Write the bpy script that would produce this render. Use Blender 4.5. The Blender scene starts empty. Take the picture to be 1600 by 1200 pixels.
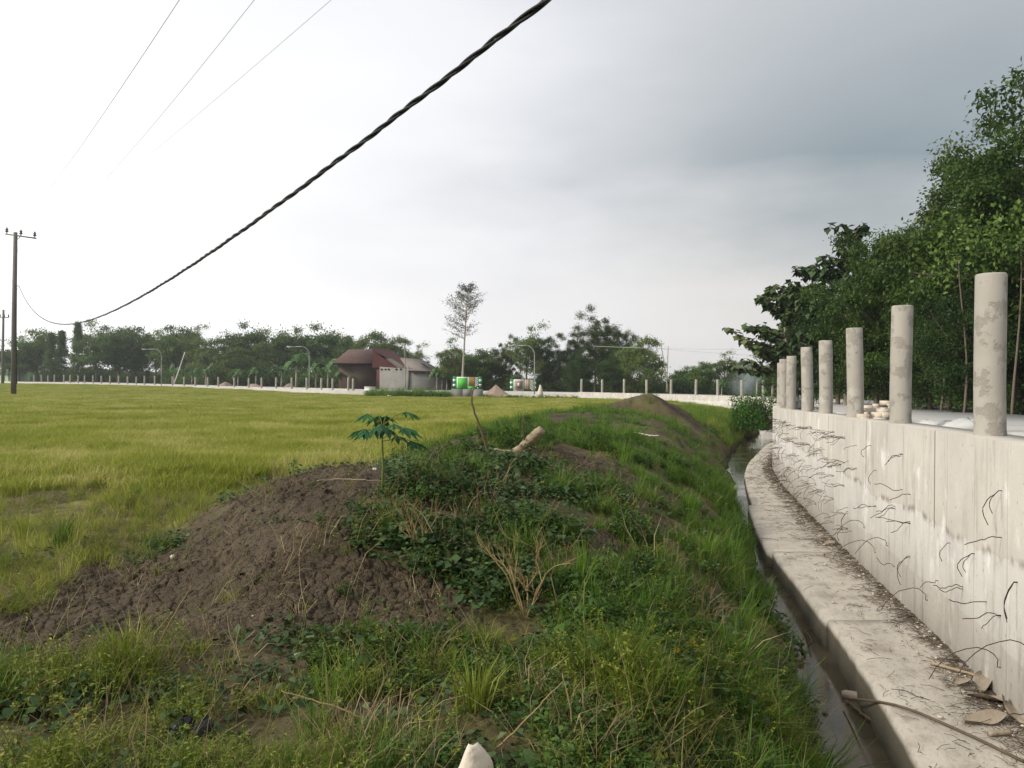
import bpy, math, random
import numpy as np
from mathutils import Vector, Matrix
R = math.radians
rng = np.random.default_rng(7)
random.seed(7)
SC = bpy.context.scene
COL = SC.collection

# ------------------------------------------------------------------ camera, sky, sun, exposure
cam = bpy.data.objects.new('camera', bpy.data.cameras.new('camera'))
COL.objects.link(cam)
cam.data.sensor_width = 36; cam.data.lens = 27.0
cam.data.clip_start = .05; cam.data.clip_end = 4000
cam.location = (0, 0, 0)
cam.rotation_euler = (R(90), R(-.487), 0)
SC.camera = cam
SC.view_settings.view_transform = 'Standard'; SC.view_settings.look = 'None'
SC.view_settings.exposure = .22; SC.view_settings.gamma = 1
SC.cycles.max_bounces = 7; SC.cycles.diffuse_bounces = 3; SC.cycles.glossy_bounces = 3
SC.cycles.transmission_bounces = 4; SC.cycles.transparent_max_bounces = 8; SC.cycles.volume_bounces = 1
SC.cycles.use_denoising = True
HAZE = .00045
SUN_EL, SUN_AZ = 32, -112            # azimuth from the view direction, negative = to the left

def N(nt, typ, **kw):
    n = nt.nodes.new(typ)
    for k, v in kw.items():
        if k in n.inputs: n.inputs[k].default_value = v
        else: setattr(n, k, v)
    return n
def math_(nt, op, a, b=None, clamp=False):
    n = nt.nodes.new('ShaderNodeMath'); n.operation = op; n.use_clamp = clamp
    for i, v in enumerate((a, b)):
        if v is None: continue
        if isinstance(v, (int, float)): n.inputs[i].default_value = v
        else: nt.links.new(v, n.inputs[i])
    return n.outputs[0]
def ramp(nt, fac, stops, interp='LINEAR'):
    n = nt.nodes.new('ShaderNodeValToRGB'); n.color_ramp.interpolation = interp
    el = n.color_ramp.elements
    while len(el) < len(stops): el.new(.5)
    for e, (p, c) in zip(el, stops):
        e.position = p; e.color = (c, c, c, 1) if isinstance(c, (int, float)) else (*c, 1)
    nt.links.new(fac, n.inputs[0]); return n.outputs[0]
def mixc(nt, fac, a, b, blend='MIX'):
    n = nt.nodes.new('ShaderNodeMix'); n.data_type = 'RGBA'; n.blend_type = blend
    for s, v in ((n.inputs[0], fac), (n.inputs[6], a), (n.inputs[7], b)):
        if isinstance(v, (int, float)): s.default_value = v
        elif isinstance(v, tuple): s.default_value = (*v, 1)
        else: nt.links.new(v, s)
    return n.outputs[2]
def maprange(nt, v, a, b, c=0., d=1., smooth=True):
    n = nt.nodes.new('ShaderNodeMapRange')
    if smooth: n.interpolation_type = 'SMOOTHSTEP'
    nt.links.new(v, n.inputs[0])
    for i, x in enumerate((a, b, c, d)): n.inputs[i+1].default_value = x
    return n.outputs[0]

w = bpy.data.worlds.new('World'); SC.world = w; w.use_nodes = True
nt = w.node_tree; nt.nodes.clear()
sky = N(nt, 'ShaderNodeTexSky', sky_type='NISHITA', sun_disc=False)
sky.sun_elevation = R(SUN_EL); sky.sun_rotation = R(SUN_AZ); sky.air_density = 1.5; sky.dust_density = 4
tc = N(nt, 'ShaderNodeTexCoord'); sx = N(nt, 'ShaderNodeSeparateXYZ')
nt.links.new(tc.outputs['Generated'], sx.inputs[0])
mp = N(nt, 'ShaderNodeMapping'); mp.inputs['Scale'].default_value = (1.6, 1.6, 5.0)
nt.links.new(tc.outputs['Generated'], mp.inputs[0])
ns = N(nt, 'ShaderNodeTexNoise', Scale=1.15, Detail=6., Roughness=.5); nt.links.new(mp.outputs[0], ns.inputs['Vector'])
nz = math_(nt, 'SUBTRACT', ns.outputs['Fac'], .5)
X = math_(nt, 'ADD', sx.outputs[0], math_(nt, 'MULTIPLY', nz, .55))
Z = math_(nt, 'ADD', sx.outputs[2], math_(nt, 'MULTIPLY', nz, .26))
azf = maprange(nt, X, -.14, .44)
elf = ramp(nt, Z, [(0., 0.), (.13, .03), (.215, .62), (.27, 1.), (.36, .72), (.5, .42), (1., .35)])
cl = math_(nt, 'MULTIPLY', azf, elf)
base = ramp(nt, maprange(nt, X, -.6, .5, smooth=False), [(0., (1.25, 1.25, 1.25)), (.36, (1.02, 1.01, 1.02)), (.58, (.85, .84, .86)), (.8, (.74, .715, .70)), (1., (.66, .635, .615))])
base = mixc(nt, maprange(nt, Z, .06, .4), base, mixc(nt, .5, base, (.78, .80, .84)))
cloud = mixc(nt, cl, base, (.26, .31, .342))
lp = mixc(nt, .96, sky.outputs[0], cloud)
# physical sky seen thinly through the cloud deck
skys = mixc(nt, 1.0, sky.outputs[0], (.09, .09, .09), 'MULTIPLY')
mixn = mixc(nt, .90, skys, cloud)
bg = N(nt, 'ShaderNodeBackground', Strength=1.0); nt.links.new(mixn, bg.inputs[0])
out = N(nt, 'ShaderNodeOutputWorld'); nt.links.new(bg.outputs[0], out.inputs[0])

sun = bpy.data.objects.new('sun', bpy.data.lights.new('sun', 'SUN')); COL.objects.link(sun)
sun.data.energy = 3.2; sun.data.angle = R(10); sun.data.color = (1, .93, .82)
sd = Vector((math.sin(R(SUN_AZ))*math.cos(R(SUN_EL)), math.cos(R(SUN_AZ))*math.cos(R(SUN_EL)), math.sin(R(SUN_EL))))
sun.rotation_euler = sd.to_track_quat('Z', 'Y').to_euler()

# ------------------------------------------------------------------ helpers
K = .0085; F = 1200.
def pt(px, py, D):                       # a bearing and a distance -> a point
    a = (px-800)/F*D; b = (600-py)/F*D
    return (a-K*b, D, b+K*a)
def onz(px, py, z):                      # a bearing -> the point on the level z
    D = 10.
    for _ in range(8): D = (z-K*(px-800)/F*D)*F/(600-py)
    return pt(px, py, D)

def tag(o, label=None, cat=None, group=None, kind=None):
    for k, v in (('label', label), ('category', cat), ('group', group), ('kind', kind)):
        if v: o[k] = v
    return o
def empty(name, loc=(0, 0, 0), rz=0, label=None, cat=None, group=None):
    o = bpy.data.objects.new(name, None); COL.objects.link(o); o.location = loc; o.rotation_euler = (0, 0, rz)
    o.empty_display_size = .2
    return tag(o, label, cat, group)
def mesh_np(name, V, faces, mat=None, parent=None, attrs=None, smooth=False, uv=None, link=True):
    """faces: list of (n,k) int arrays"""
    V = np.asarray(V, np.float32)
    if not isinstance(faces, (list, tuple)): faces = [faces]
    faces = [np.asarray(f, np.int32) for f in faces if len(f)]
    me = bpy.data.meshes.new(name)
    me.vertices.add(len(V)); me.vertices.foreach_set('co', V.ravel())
    li = np.concatenate([f.ravel() for f in faces])
    tot = np.concatenate([np.full(len(f), f.shape[1], np.int32) for f in faces])
    st = np.concatenate([[0], np.cumsum(tot)[:-1]]).astype(np.int32)
    me.loops.add(len(li)); me.loops.foreach_set('vertex_index', li)
    me.polygons.add(len(tot)); me.polygons.foreach_set('loop_start', st)
    me.update(calc_edges=True)
    if smooth: me.polygons.foreach_set('use_smooth', np.ones(len(tot), bool))
    for k, (dom, arr) in (attrs or {}).items():
        a = me.attributes.new(k, 'FLOAT', dom); a.data.foreach_set('value', np.asarray(arr, np.float32).ravel())
    if uv is not None:
        u = me.uv_layers.new(name='UVMap'); u.data.foreach_set('uv', np.asarray(uv, np.float32)[li].ravel())
    if mat: me.materials.append(mat)
    o = bpy.data.objects.new(name, me)
    if link: COL.objects.link(o)
    if parent: o.parent = parent
    return o
class MB:
    """collects pieces of ONE mesh"""
    def __init__(s): s.V = []; s.Q = []; s.T = []; s.n = 0; s.tq = []; s.tt = []
    def add(s, V, Q=None, T=None, tint=.5):
        V = np.asarray(V, float).reshape(-1, 3)
        if Q is not None and len(Q): s.Q.append(np.asarray(Q, int)+s.n); s.tq.append(np.broadcast_to(tint, (len(Q),)))
        if T is not None and len(T): s.T.append(np.asarray(T, int)+s.n); s.tt.append(np.broadcast_to(tint, (len(T),)))
        s.V.append(V); s.n += len(V)
    def box(s, c, d, rz=0, tint=.5):
        x, y, z = [v/2 for v in d]
        v = np.array([(a*x, b*y, e*z) for e in (-1, 1) for a, b in ((-1, -1), (1, -1), (1, 1), (-1, 1))], float)
        cs, sn = math.cos(rz), math.sin(rz)
        v = np.c_[v[:, 0]*cs-v[:, 1]*sn, v[:, 0]*sn+v[:, 1]*cs, v[:, 2]]+np.array(c)
        s.add(v, [(3, 2, 1, 0), (4, 5, 6, 7), (0, 1, 5, 4), (1, 2, 6, 5), (2, 3, 7, 6), (3, 0, 4, 7)], tint=tint)
    def tube(s, P, r, seg=6, cap=True, tint=.5):
        P = np.asarray(P, float); n = len(P); r = np.broadcast_to(np.asarray(r, float), (n,))
        t = np.gradient(P, axis=0); t /= np.linalg.norm(t, axis=1)[:, None]+1e-9
        up = np.array([0, 0, 1.]) if abs(t[0, 2]) < .9 else np.array([1., 0, 0])
        a = np.cross(t, up); a /= np.linalg.norm(a, axis=1)[:, None]+1e-9; b = np.cross(t, a)
        th = np.arange(seg)/seg*2*np.pi
        V = P[:, None]+r[:, None, None]*(a[:, None]*np.cos(th)[None, :, None]+b[:, None]*np.sin(th)[None, :, None])
        i = np.arange(n-1)[:, None]*seg; j = np.arange(seg)[None]; k = (j+1) % seg
        Q = np.stack([i+j, i+k, i+seg+k, i+seg+j], -1).reshape(-1, 4)
        V = V.reshape(-1, 3); T = []
        if cap:
            V = np.r_[V, P[:1], P[-1:]]
            T = [(n*seg, (q+1) % seg, q) for q in range(seg)]+[(n*seg+1, (n-1)*seg+q, (n-1)*seg+(q+1) % seg) for q in range(seg)]
        s.add(V, Q, T, tint=tint)
    def leaves(s, C, Dr, Nn, L, W, tint=.5):
        """diamond leaves: centre, axis, normal, length, width"""
        C = np.asarray(C, float); n = len(C)
        Dr = Dr/(np.linalg.norm(Dr, axis=1)[:, None]+1e-9)
        S = np.cross(Dr, Nn); S /= np.linalg.norm(S, axis=1)[:, None]+1e-9
        Nn = np.cross(S, Dr)
        L = np.broadcast_to(L, (n,))[:, None]; W = np.broadcast_to(W, (n,))[:, None]
        a = C-Dr*L*.5; b = C+S*W*.5+Dr*L*.04+Nn*W*.12; c = C+Dr*L*.5-Nn*L*.1; d = C-S*W*.5+Dr*L*.04+Nn*W*.12
        V = np.stack([a, b, c, d], 1).reshape(-1, 3); i = np.arange(n)*4
        s.add(V, np.stack([i, i+1, i+2, i+3], 1), tint=tint)
    def blades(s, B, H, lean, W, tint=.5):
        """grass blades: base, height, lean vector (n,2), width -> quad + tip"""
        B = np.asarray(B, float); n = len(B); H = np.broadcast_to(H, (n,)); W = np.broadcast_to(W, (n,))
        ang = rng.uniform(0, np.pi, n); sd = np.c_[np.cos(ang), np.sin(ang), np.zeros(n)]*W[:, None]*.5
        l3 = np.c_[lean, np.zeros(n)]; up = np.array([0, 0, 1.])
        m = B+l3*.35*H[:, None]+up*(H*.58)[:, None]; t = B+l3*H[:, None]+up*(H*(1-.35*np.minimum(1, (lean**2).sum(1))))[:, None]
        V = np.stack([B-sd, B+sd, m+sd*.8, m-sd*.8, t], 1).reshape(-1, 3); i = np.arange(n)*5
        s.add(V, np.stack([i, i+1, i+2, i+3], 1), np.stack([i+3, i+2, i+4], 1), tint=tint)
    def build(s, name, mat, parent=None, smooth=False, link=True, loc=None):
        fs = []; tn = []
        if s.Q: fs.append(np.concatenate(s.Q)); tn.append(np.concatenate(s.tq))
        if s.T: fs.append(np.concatenate(s.T)); tn.append(np.concatenate(s.tt))
        V = np.concatenate(s.V)
        if loc is not None: V = V-np.array(loc)
        o = mesh_np(name, V, fs, mat, parent, {'tint': ('FACE', np.concatenate(tn))}, smooth, link=link)
        if loc is not None: o.location = loc
        return o
def rnd(n, a, b): return rng.uniform(a, b, n)
def unit(n):
    v = rng.normal(size=(n, 3)); return v/np.linalg.norm(v, axis=1)[:, None]
def hash2(ix, iy, k=0):
    h = (ix.astype(np.int64)*374761393+iy.astype(np.int64)*668265263+k*1274126177) & 0xffffffff
    h = ((h ^ (h >> 13))*1274126177) & 0xffffffff
    return ((h ^ (h >> 16)) & 0xffffff)/float(0xffffff)
def vnoise(x, y, k=0):
    ix = np.floor(x); iy = np.floor(y); fx = x-ix; fy = y-iy
    fx = fx*fx*(3-2*fx); fy = fy*fy*(3-2*fy)
    a, b, c, d = hash2(ix, iy, k), hash2(ix+1, iy, k), hash2(ix, iy+1, k), hash2(ix+1, iy+1, k)
    return (a*(1-fx)+b*fx)*(1-fy)+(c*(1-fx)+d*fx)*fy
def fbm(x, y, o=4, k=0):
    s = 0; a = .5
    for i in range(o): s = s+a*vnoise(x*2**i+17.3*i, y*2**i+5.1*i, k+i); a *= .5
    return s/(1-.5**o)
def sstep(x, a, b):
    t = np.clip((x-a)/(b-a), 0, 1); return t*t*(3-2*t)
def catmull(P, step):
    P = np.asarray(P, float); out = []
    Q = np.r_[[2*P[0]-P[1]], P, [2*P[-1]-P[-2]]]
    for i in range(1, len(Q)-2):
        n = max(2, int(np.linalg.norm(Q[i+1]-Q[i])/step)); t = (np.arange(n)/n)[:, None]
        out.append(.5*((2*Q[i])+(-Q[i-1]+Q[i+1])*t+(2*Q[i-1]-5*Q[i]+4*Q[i+1]-Q[i+2])*t*t+(-Q[i-1]+3*Q[i]-3*Q[i+1]+Q[i+2])*t**3))
    return np.r_[np.concatenate(out), P[-1:]]

# ------------------------------------------------------------------ materials
def newmat(name):
    m = bpy.data.materials.new(name); m.use_nodes = True; nt = m.node_tree; nt.nodes.clear()
    o = N(nt, 'ShaderNodeOutputMaterial'); p = N(nt, 'ShaderNodeBsdfPrincipled', Roughness=.85)
    p.inputs['Specular IOR Level'].default_value = .25
    nt.links.new(p.outputs[0], o.inputs[0]); return m, nt, p, o
def simple(name, col, rough=.8, var=.25, scale=6., bump=.0, metal=0., bscale=40., coord='Object'):
    m, nt, p, o = newmat(name)
    t = N(nt, 'ShaderNodeTexCoord'); n = N(nt, 'ShaderNodeTexNoise', Scale=scale, Detail=6., Roughness=.65)
    nt.links.new(t.outputs[coord], n.inputs['Vector'])
    c = mixc(nt, n.outputs['Fac'], tuple(v*(1-var) for v in col), tuple(min(1, v*(1+var)) for v in col))
    nt.links.new(c, p.inputs['Base Color']); p.inputs['Roughness'].default_value = rough; p.inputs['Metallic'].default_value = metal
    if bump:
        b = N(nt, 'ShaderNodeTexNoise', Scale=bscale, Detail=4.); nt.links.new(t.outputs[coord], b.inputs['Vector'])
        bm = N(nt, 'ShaderNodeBump', Strength=bump, Distance=.02); nt.links.new(b.outputs['Fac'], bm.inputs['Height']); nt.links.new(bm.outputs[0], p.inputs['Normal'])
    return m
def leafmat(name, dark, lite, third=None, trans=.3, rough=.55, rv=.35, world=0):
    """colour by the leaf's own tint, with a little from instance to instance"""
    m, nt, p, o = newmat(name)
    a = N(nt, 'ShaderNodeAttribute', attribute_name='tint'); oi = N(nt, 'ShaderNodeObjectInfo')
    f = math_(nt, 'ADD', math_(nt, 'MULTIPLY', a.outputs['Fac'], 1-rv), math_(nt, 'MULTIPLY', oi.outputs['Random'], rv))
    st = [(0., dark), (.75, lite), (1., third or lite)]
    if world:
        ge = N(nt, 'ShaderNodeNewGeometry'); wn = N(nt, 'ShaderNodeTexNoise', Scale=world, Detail=5., Roughness=.6); nt.links.new(ge.outputs['Position'], wn.inputs['Vector'])
        f = math_(nt, 'ADD', f, math_(nt, 'MULTIPLY', math_(nt, 'SUBTRACT', wn.outputs['Fac'], .5), 1.5), True)
    c = ramp(nt, f, st)
    nt.links.new(c, p.inputs['Base Color']); p.inputs['Roughness'].default_value = rough
    tr = N(nt, 'ShaderNodeBsdfTranslucent'); nt.links.new(c, tr.inputs[0])
    mx = N(nt, 'ShaderNodeMixShader', Fac=trans); nt.links.new(p.outputs[0], mx.inputs[1]); nt.links.new(tr.outputs[0], mx.inputs[2])
    nt.links.new(mx.outputs[0], o.inputs[0]); return m
M = {}
M['bark'] = simple('bark', (.13, .10, .075), bump=.5, scale=8)
M['bark_pale'] = simple('bark_pale', (.30, .27, .22), bump=.3, scale=8)
M['twig'] = simple('dry_twig', (.26, .19, .085), var=.4, scale=10)
M['stick'] = simple('stick_wood', (.10, .07, .045), var=.4, scale=12, bump=.4)
M['log'] = simple('log_wood', (.27, .21, .14), var=.45, scale=7, bump=.5)
M['cable'] = simple('cable_rubber', (.018, .018, .02), rough=.5)
M['wire'] = simple('wire_metal', (.45, .45, .47), rough=.5)
M['rust'] = simple('rusty_wire', (.045, .030, .022), rough=.8, var=.5, scale=20)
M['pole'] = simple('pole_concrete', (.14, .13, .12), bump=.2, scale=3)
M['galv'] = simple('galvanised', (.33, .34, .33), rough=.5, var=.1)
M['insul'] = simple('insulator_ceramic', (.06, .045, .04), rough=.3)
M['white'] = simple('white_paint', (.72, .73, .70), rough=.6, var=.12, scale=3)
M['green'] = simple('green_paint', (.02, .22, .085), rough=.6, var=.2, scale=3)
M['lime'] = simple('lime_paint', (.09, .44, .06), rough=.6, var=.12, scale=3)
M['orange'] = simple('orange_paint', (.50, .19, .06), rough=.6, var=.2, scale=3)
M['pinkgrey'] = simple('mural_grey_paint', (.34, .27, .24), rough=.7, var=.2, scale=5)
M['mural_dark'] = simple('mural_dark_paint', (.20, .13, .11), rough=.7, var=.2, scale=5)
M['roof_brown'] = simple('roof_brown', (.105, .062, .052), bump=.4, scale=1.5, var=.4)
M['roof_red'] = simple('roof_red', (.085, .024, .024), bump=.4, scale=1.5, var=.4)
M['roof_grey'] = simple('roof_grey', (.17, .145, .13), bump=.4, scale=1.5, var=.35)
M['house_wall'] = simple('house_render', (.19, .185, .17), bump=.2, scale=1.2, var=.45)
M['dark'] = simple('dark_opening', (.012, .011, .010))
M['plank'] = simple('dark_boards', (.07, .045, .035), scale=2, var=.4)
M['palegreen'] = simple('pale_green_wall', (.45, .62, .38), var=.1)
M['sand'] = simple('sand', (.24, .18, .14), bump=.5, scale=3, var=.25)
M['stone'] = simple('pale_stone', (.55, .50, .43), bump=.3, scale=6)
M['sackcloth'] = simple('sack_plastic', (.46, .46, .44), rough=.6, var=.25, scale=5)
M['scrap'] = simple('pale_scrap', (.62, .55, .46), bump=.3, scale=9, var=.2)
M['coal'] = simple('black_stone', (.012, .013, .016), bump=.6, scale=14, rough=.6)
M['bamboo'] = simple('bamboo', (.25, .23, .16))
M['dryleaf'] = simple('dry_leaf', (.27, .225, .17), var=.4, scale=6, bump=.3)
M['yellow'] = simple('yellow_petal', (.75, .42, .02), var=.1)
M['litter'] = simple('twig_litter', (.10, .075, .05), var=.5, scale=9)
M['rubble'] = simple('rubble_stone', (.50, .44, .36), bump=.4, scale=4, var=.3)

M['crown_a'] = leafmat('leaf_mid', (.034, .070, .014), (.118, .195, .036), (.19, .26, .055))
M['crown_b'] = leafmat('leaf_dark', (.027, .058, .014), (.090, .158, .036), (.15, .21, .055))
M['crown_c'] = leafmat('leaf_olive', (.040, .072, .016), (.135, .195, .042), (.20, .24, .06))
M['teak'] = leafmat('teak_leaf', (.018, .040, .012), (.060, .105, .030), (.13, .14, .05), trans=.2, rough=.6)
M['palm'] = leafmat('banana_leaf', (.03, .08, .02), (.09, .19, .05), (.16, .22, .07))
M['pale_tree'] = leafmat('pale_leaf', (.06, .07, .045), (.13, .14, .09), (.18, .18, .12))
M['bush'] = leafmat('bush_leaf', (.025, .075, .010), (.085, .20, .025), (.14, .26, .04))
M['grass'] = leafmat('grass_green', (.036, .085, .008), (.11, .21, .022), (.19, .27, .04), trans=.35, world=1.1)
M['grass_y'] = leafmat('grass_yellowgreen', (.07, .09, .012), (.20, .245, .03), (.34, .33, .08), trans=.35, world=1.1)
M['field'] = leafmat('field_grass', (.145, .175, .022), (.31, .345, .046), (.49, .45, .16), trans=.4, rv=.3, world=.55)
M['herb'] = leafmat('herb_leaf', (.020, .048, .008), (.060, .125, .016), (.11, .18, .028), trans=.25, world=1.3)
M['herb_d'] = leafmat('creeper_leaf', (.018, .042, .012), (.052, .100, .026), (.11, .15, .06), trans=.2, world=1.5)
M['near_a'] = leafmat('near_leaf', (.016, .040, .007), (.066, .120, .018), (.12, .175, .03))
M['near_b'] = leafmat('near_leaf_dark', (.012, .030, .008), (.046, .090, .018), (.085, .13, .03))
M['near_c'] = leafmat('near_leaf_olive', (.020, .040, .008), (.078, .120, .020), (.13, .16, .036))
M['straw'] = leafmat('straw', (.16, .12, .055), (.30, .24, .12), (.42, .36, .22), trans=.2)
M['papaya'] = leafmat('palmate_leaf', (.018, .075, .028), (.04, .14, .05), (.07, .17, .06), trans=.25)
M['stem_g'] = simple('green_stem', (.12, .15, .04), var=.3)

def concrete(name, col, kind):
    m, nt, p, o = newmat(name)
    uv = N(nt, 'ShaderNodeUVMap', uv_map='UVMap'); s = N(nt, 'ShaderNodeSeparateXYZ'); nt.links.new(uv.outputs[0], s.inputs[0])
    u, v = s.outputs[0], s.outputs[1]
    def noise(scale, det=5., sc=(1, 1, 1), rough=.6):
        mp = N(nt, 'ShaderNodeMapping'); mp.inputs['Scale'].default_value = sc; nt.links.new(uv.outputs[0], mp.inputs[0])
        n = N(nt, 'ShaderNodeTexNoise', Scale=scale, Detail=det, Roughness=rough); nt.links.new(mp.outputs[0], n.inputs['Vector']); return n.outputs['Fac']
    c = mixc(nt, maprange(nt, noise(1.1), .3, .7), tuple(x*.88 for x in col), tuple(x*1.06 for x in col))
    if kind == 'wall':
        # two pours: the upper one warmer and darker, the joints wander along the wall
        jn = math_(nt, 'MULTIPLY', math_(nt, 'SUBTRACT', noise(.55, 4., (1, 0, 0)), .5), .55)
        jf = math_(nt, 'MULTIPLY', math_(nt, 'SUBTRACT', noise(9., 3., (1, 0, 0)), .5), .07)
        vv = math_(nt, 'ADD', v, math_(nt, 'ADD', jn, jf))
        up = maprange(nt, vv, -.965, -.95)
        c = mixc(nt, up, c, mixc(nt, .6, c, (.82, .79, .73), 'MULTIPLY'))
        seam = ramp(nt, math_(nt, 'ABSOLUTE', math_(nt, 'ADD', vv, .958)), [(0., 1.), (.018, .6), (.045, 0.)])
        seamn = math_(nt, 'MULTIPLY', seam, maprange(nt, noise(5., 4., (1, .3, 1)), .48, .62))
        c = mixc(nt, math_(nt, 'MULTIPLY', seamn, .75), c, (.13, .10, .08))
        v2 = math_(nt, 'ADD', v, math_(nt, 'MULTIPLY', jn, -.4))
        low = maprange(nt, v2, -1.47, -1.50)
        c = mixc(nt, math_(nt, 'MULTIPLY', low, .45), c, (.66, .60, .50), 'MULTIPLY') if False else mixc(nt, math_(nt, 'MULTIPLY', low, .28), c, (.27, .235, .19))
        # run-down stains, narrow across and long down
        st = maprange(nt, noise(3.2, 6., (2.2, .28, 1), .7), .50, .72)
        c = mixc(nt, math_(nt, 'MULTIPLY', st, .55), c, (.21, .18, .145))
        wh = maprange(nt, noise(1.7, 6., (1.6, .7, 1), .7), .54, .68)
        c = mixc(nt, math_(nt, 'MULTIPLY', wh, .5), c, (.74, .71, .67))
        # shutter-board joints
        fr = math_(nt, 'ABSOLUTE', math_(nt, 'SUBTRACT', math_(nt, 'FRACT', math_(nt, 'ADD', math_(nt, 'MULTIPLY', u, 1.62), math_(nt, 'MULTIPLY', noise(1.2, 2.), .05))), .5))
        ln = ramp(nt, fr, [(0., 1.), (.012, .7), (.022, 0.)])
        c = mixc(nt, math_(nt, 'MULTIPLY', math_(nt, 'MULTIPLY', ln, maprange(nt, noise(1.4, 3., (1, .8, 1)), .45, .65)), .3), c, (.16, .13, .11))
        fr2 = math_(nt, 'ABSOLUTE', math_(nt, 'SUBTRACT', math_(nt, 'FRACT', math_(nt, 'MULTIPLY', u, .405)), .5))
        ln2 = math_(nt, 'MULTIPLY', ramp(nt, fr2, [(0., 1.), (.004, .9), (.006, 0.)]), maprange(nt, v, -1.02, -.98))
        c = mixc(nt, math_(nt, 'MULTIPLY', ln2, .8), c, (.10, .075, .06))
        # damp dirt just above the footing
        c = mixc(nt, math_(nt, 'MULTIPLY', maprange(nt, math_(nt, 'ADD', v, math_(nt, 'MULTIPLY', noise(3.), .3)), -1.72, -1.98), .55), c, (.26, .21, .15))
        sp = maprange(nt, noise(30., 3., (1, .6, 1)), .64, .72)
        c = mixc(nt, math_(nt, 'MULTIPLY', sp, .6), c, (.14, .11, .09))
        hb = math_(nt, 'ADD', math_(nt, 'MULTIPLY', noise(22.), .5), math_(nt, 'ADD', math_(nt, 'MULTIPLY', ln, -.6), math_(nt, 'MULTIPLY', up, .5)))
        bs = .45
    elif kind == 'ledge':
        st = maprange(nt, noise(2.4, 7., (1, 1, 1), .7), .45, .7)
        c = mixc(nt, math_(nt, 'MULTIPLY', st, .6), c, (.17, .14, .105))
        sp = maprange(nt, noise(30., 5., (.5, 1, 1), .7), .55, .68)
        c = mixc(nt, math_(nt, 'MULTIPLY', sp, .5), c, (.13, .105, .08))
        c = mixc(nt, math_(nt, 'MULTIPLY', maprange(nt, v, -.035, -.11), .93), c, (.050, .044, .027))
        hb = math_(nt, 'ADD', noise(14.), math_(nt, 'MULTIPLY', noise(60.), .3)); bs = .6
    else:
        st = maprange(nt, noise(1.5, 6., (1, 1, 1), .7), .5, .75)
        c = mixc(nt, math_(nt, 'MULTIPLY', st, .35), c, tuple(x*.6 for x in col))
        hb = noise(20.); bs = .35
    nt.links.new(c, p.inputs['Base Color']); p.inputs['Roughness'].default_value = .9
    b = N(nt, 'ShaderNodeBump', Strength=bs, Distance=.02); nt.links.new(hb, b.inputs['Height']); nt.links.new(b.outputs[0], p.inputs['Normal'])
    return m
M['wall'] = concrete('wall_concrete', (.48, .462, .425), 'wall')
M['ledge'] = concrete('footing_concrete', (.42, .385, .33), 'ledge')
M['road'] = concrete('road_concrete', (.41, .40, .375), 'road')
M['fill'] = concrete('road_fill', (.42, .40, .36), 'road')
# cast posts with honeycombed patches
m, nt, p, o = newmat('post_concrete')
t = N(nt, 'ShaderNodeTexCoord'); oi = N(nt, 'ShaderNodeObjectInfo')
mp = N(nt, 'ShaderNodeMapping'); nt.links.new(t.outputs['Object'], mp.inputs[0])
off = N(nt, 'ShaderNodeCombineXYZ'); nt.links.new(math_(nt, 'MULTIPLY', oi.outputs['Random'], 40.), off.inputs[0]); nt.links.new(off.outputs[0], mp.inputs['Location'])
def pn(sc, d=5., r=.6):
    n = N(nt, 'ShaderNodeTexNoise', Scale=sc, Detail=d, Roughness=r); nt.links.new(mp.outputs[0], n.inputs['Vector']); return n.outputs['Fac']
c = mixc(nt, pn(3.), (.27, .25, .215), (.40, .375, .33))
patch = maprange(nt, pn(6.5, 5.), .52, .60)
vo = N(nt, 'ShaderNodeTexVoronoi', Scale=85.); nt.links.new(mixc(nt, .04, mp.outputs[0], N(nt, 'ShaderNodeTexNoise', Scale=30.).outputs['Color']), vo.inputs['Vector'])
pit = math_(nt, 'MULTIPLY', patch, maprange(nt, vo.outputs['Distance'], .25, .6))
c = mixc(nt, math_(nt, 'MULTIPLY', pit, .34), c, (.15, .13, .105))
c = mixc(nt, math_(nt, 'MULTIPLY', maprange(nt, pn(2.2), .58, .68), .35), c, (.55, .52, .47))
nt.links.new(c, p.inputs['Base Color'])
b = N(nt, 'ShaderNodeBump', Strength=.5, Distance=.012)
nt.links.new(math_(nt, 'ADD', math_(nt, 'MULTIPLY', pit, -1.), math_(nt, 'MULTIPLY', pn(30.), .3)), b.inputs['Height']); nt.links.new(b.outputs[0], p.inputs['Normal'])
M['post'] = m
# ground: brown clay, field litter where the attribute says
m, nt, p, o = newmat('ground_soil')
t = N(nt, 'ShaderNodeTexCoord'); a = N(nt, 'ShaderNodeAttribute', attribute_name='fieldy'); wt = N(nt, 'ShaderNodeAttribute', attribute_name='wet')
def gn(sc, d=6., r=.65):
    n = N(nt, 'ShaderNodeTexNoise', Scale=sc, Detail=d, Roughness=r); nt.links.new(t.outputs['Object'], n.inputs['Vector']); return n.outputs['Fac']
soil = mixc(nt, maprange(nt, gn(2.2), .3, .7), (.047, .035, .020), (.094, .071, .043))
soil = mixc(nt, math_(nt, 'MULTIPLY', maprange(nt, gn(45.), .5, .75), .4), soil, (.14, .108, .068))
fld = mixc(nt, maprange(nt, gn(1.3), .35, .65), (.075, .060, .030), (.155, .150, .035))
fld = mixc(nt, math_(nt, 'MULTIPLY', maprange(nt, gn(28.), .45, .7), .5), fld, (.22, .19, .07))
c = mixc(nt, a.outputs['Fac'], soil, fld)
c = mixc(nt, wt.outputs['Fac'], c, (.03, .025, .017))
nt.links.new(c, p.inputs['Base Color']); p.inputs['Roughness'].default_value = .92
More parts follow.
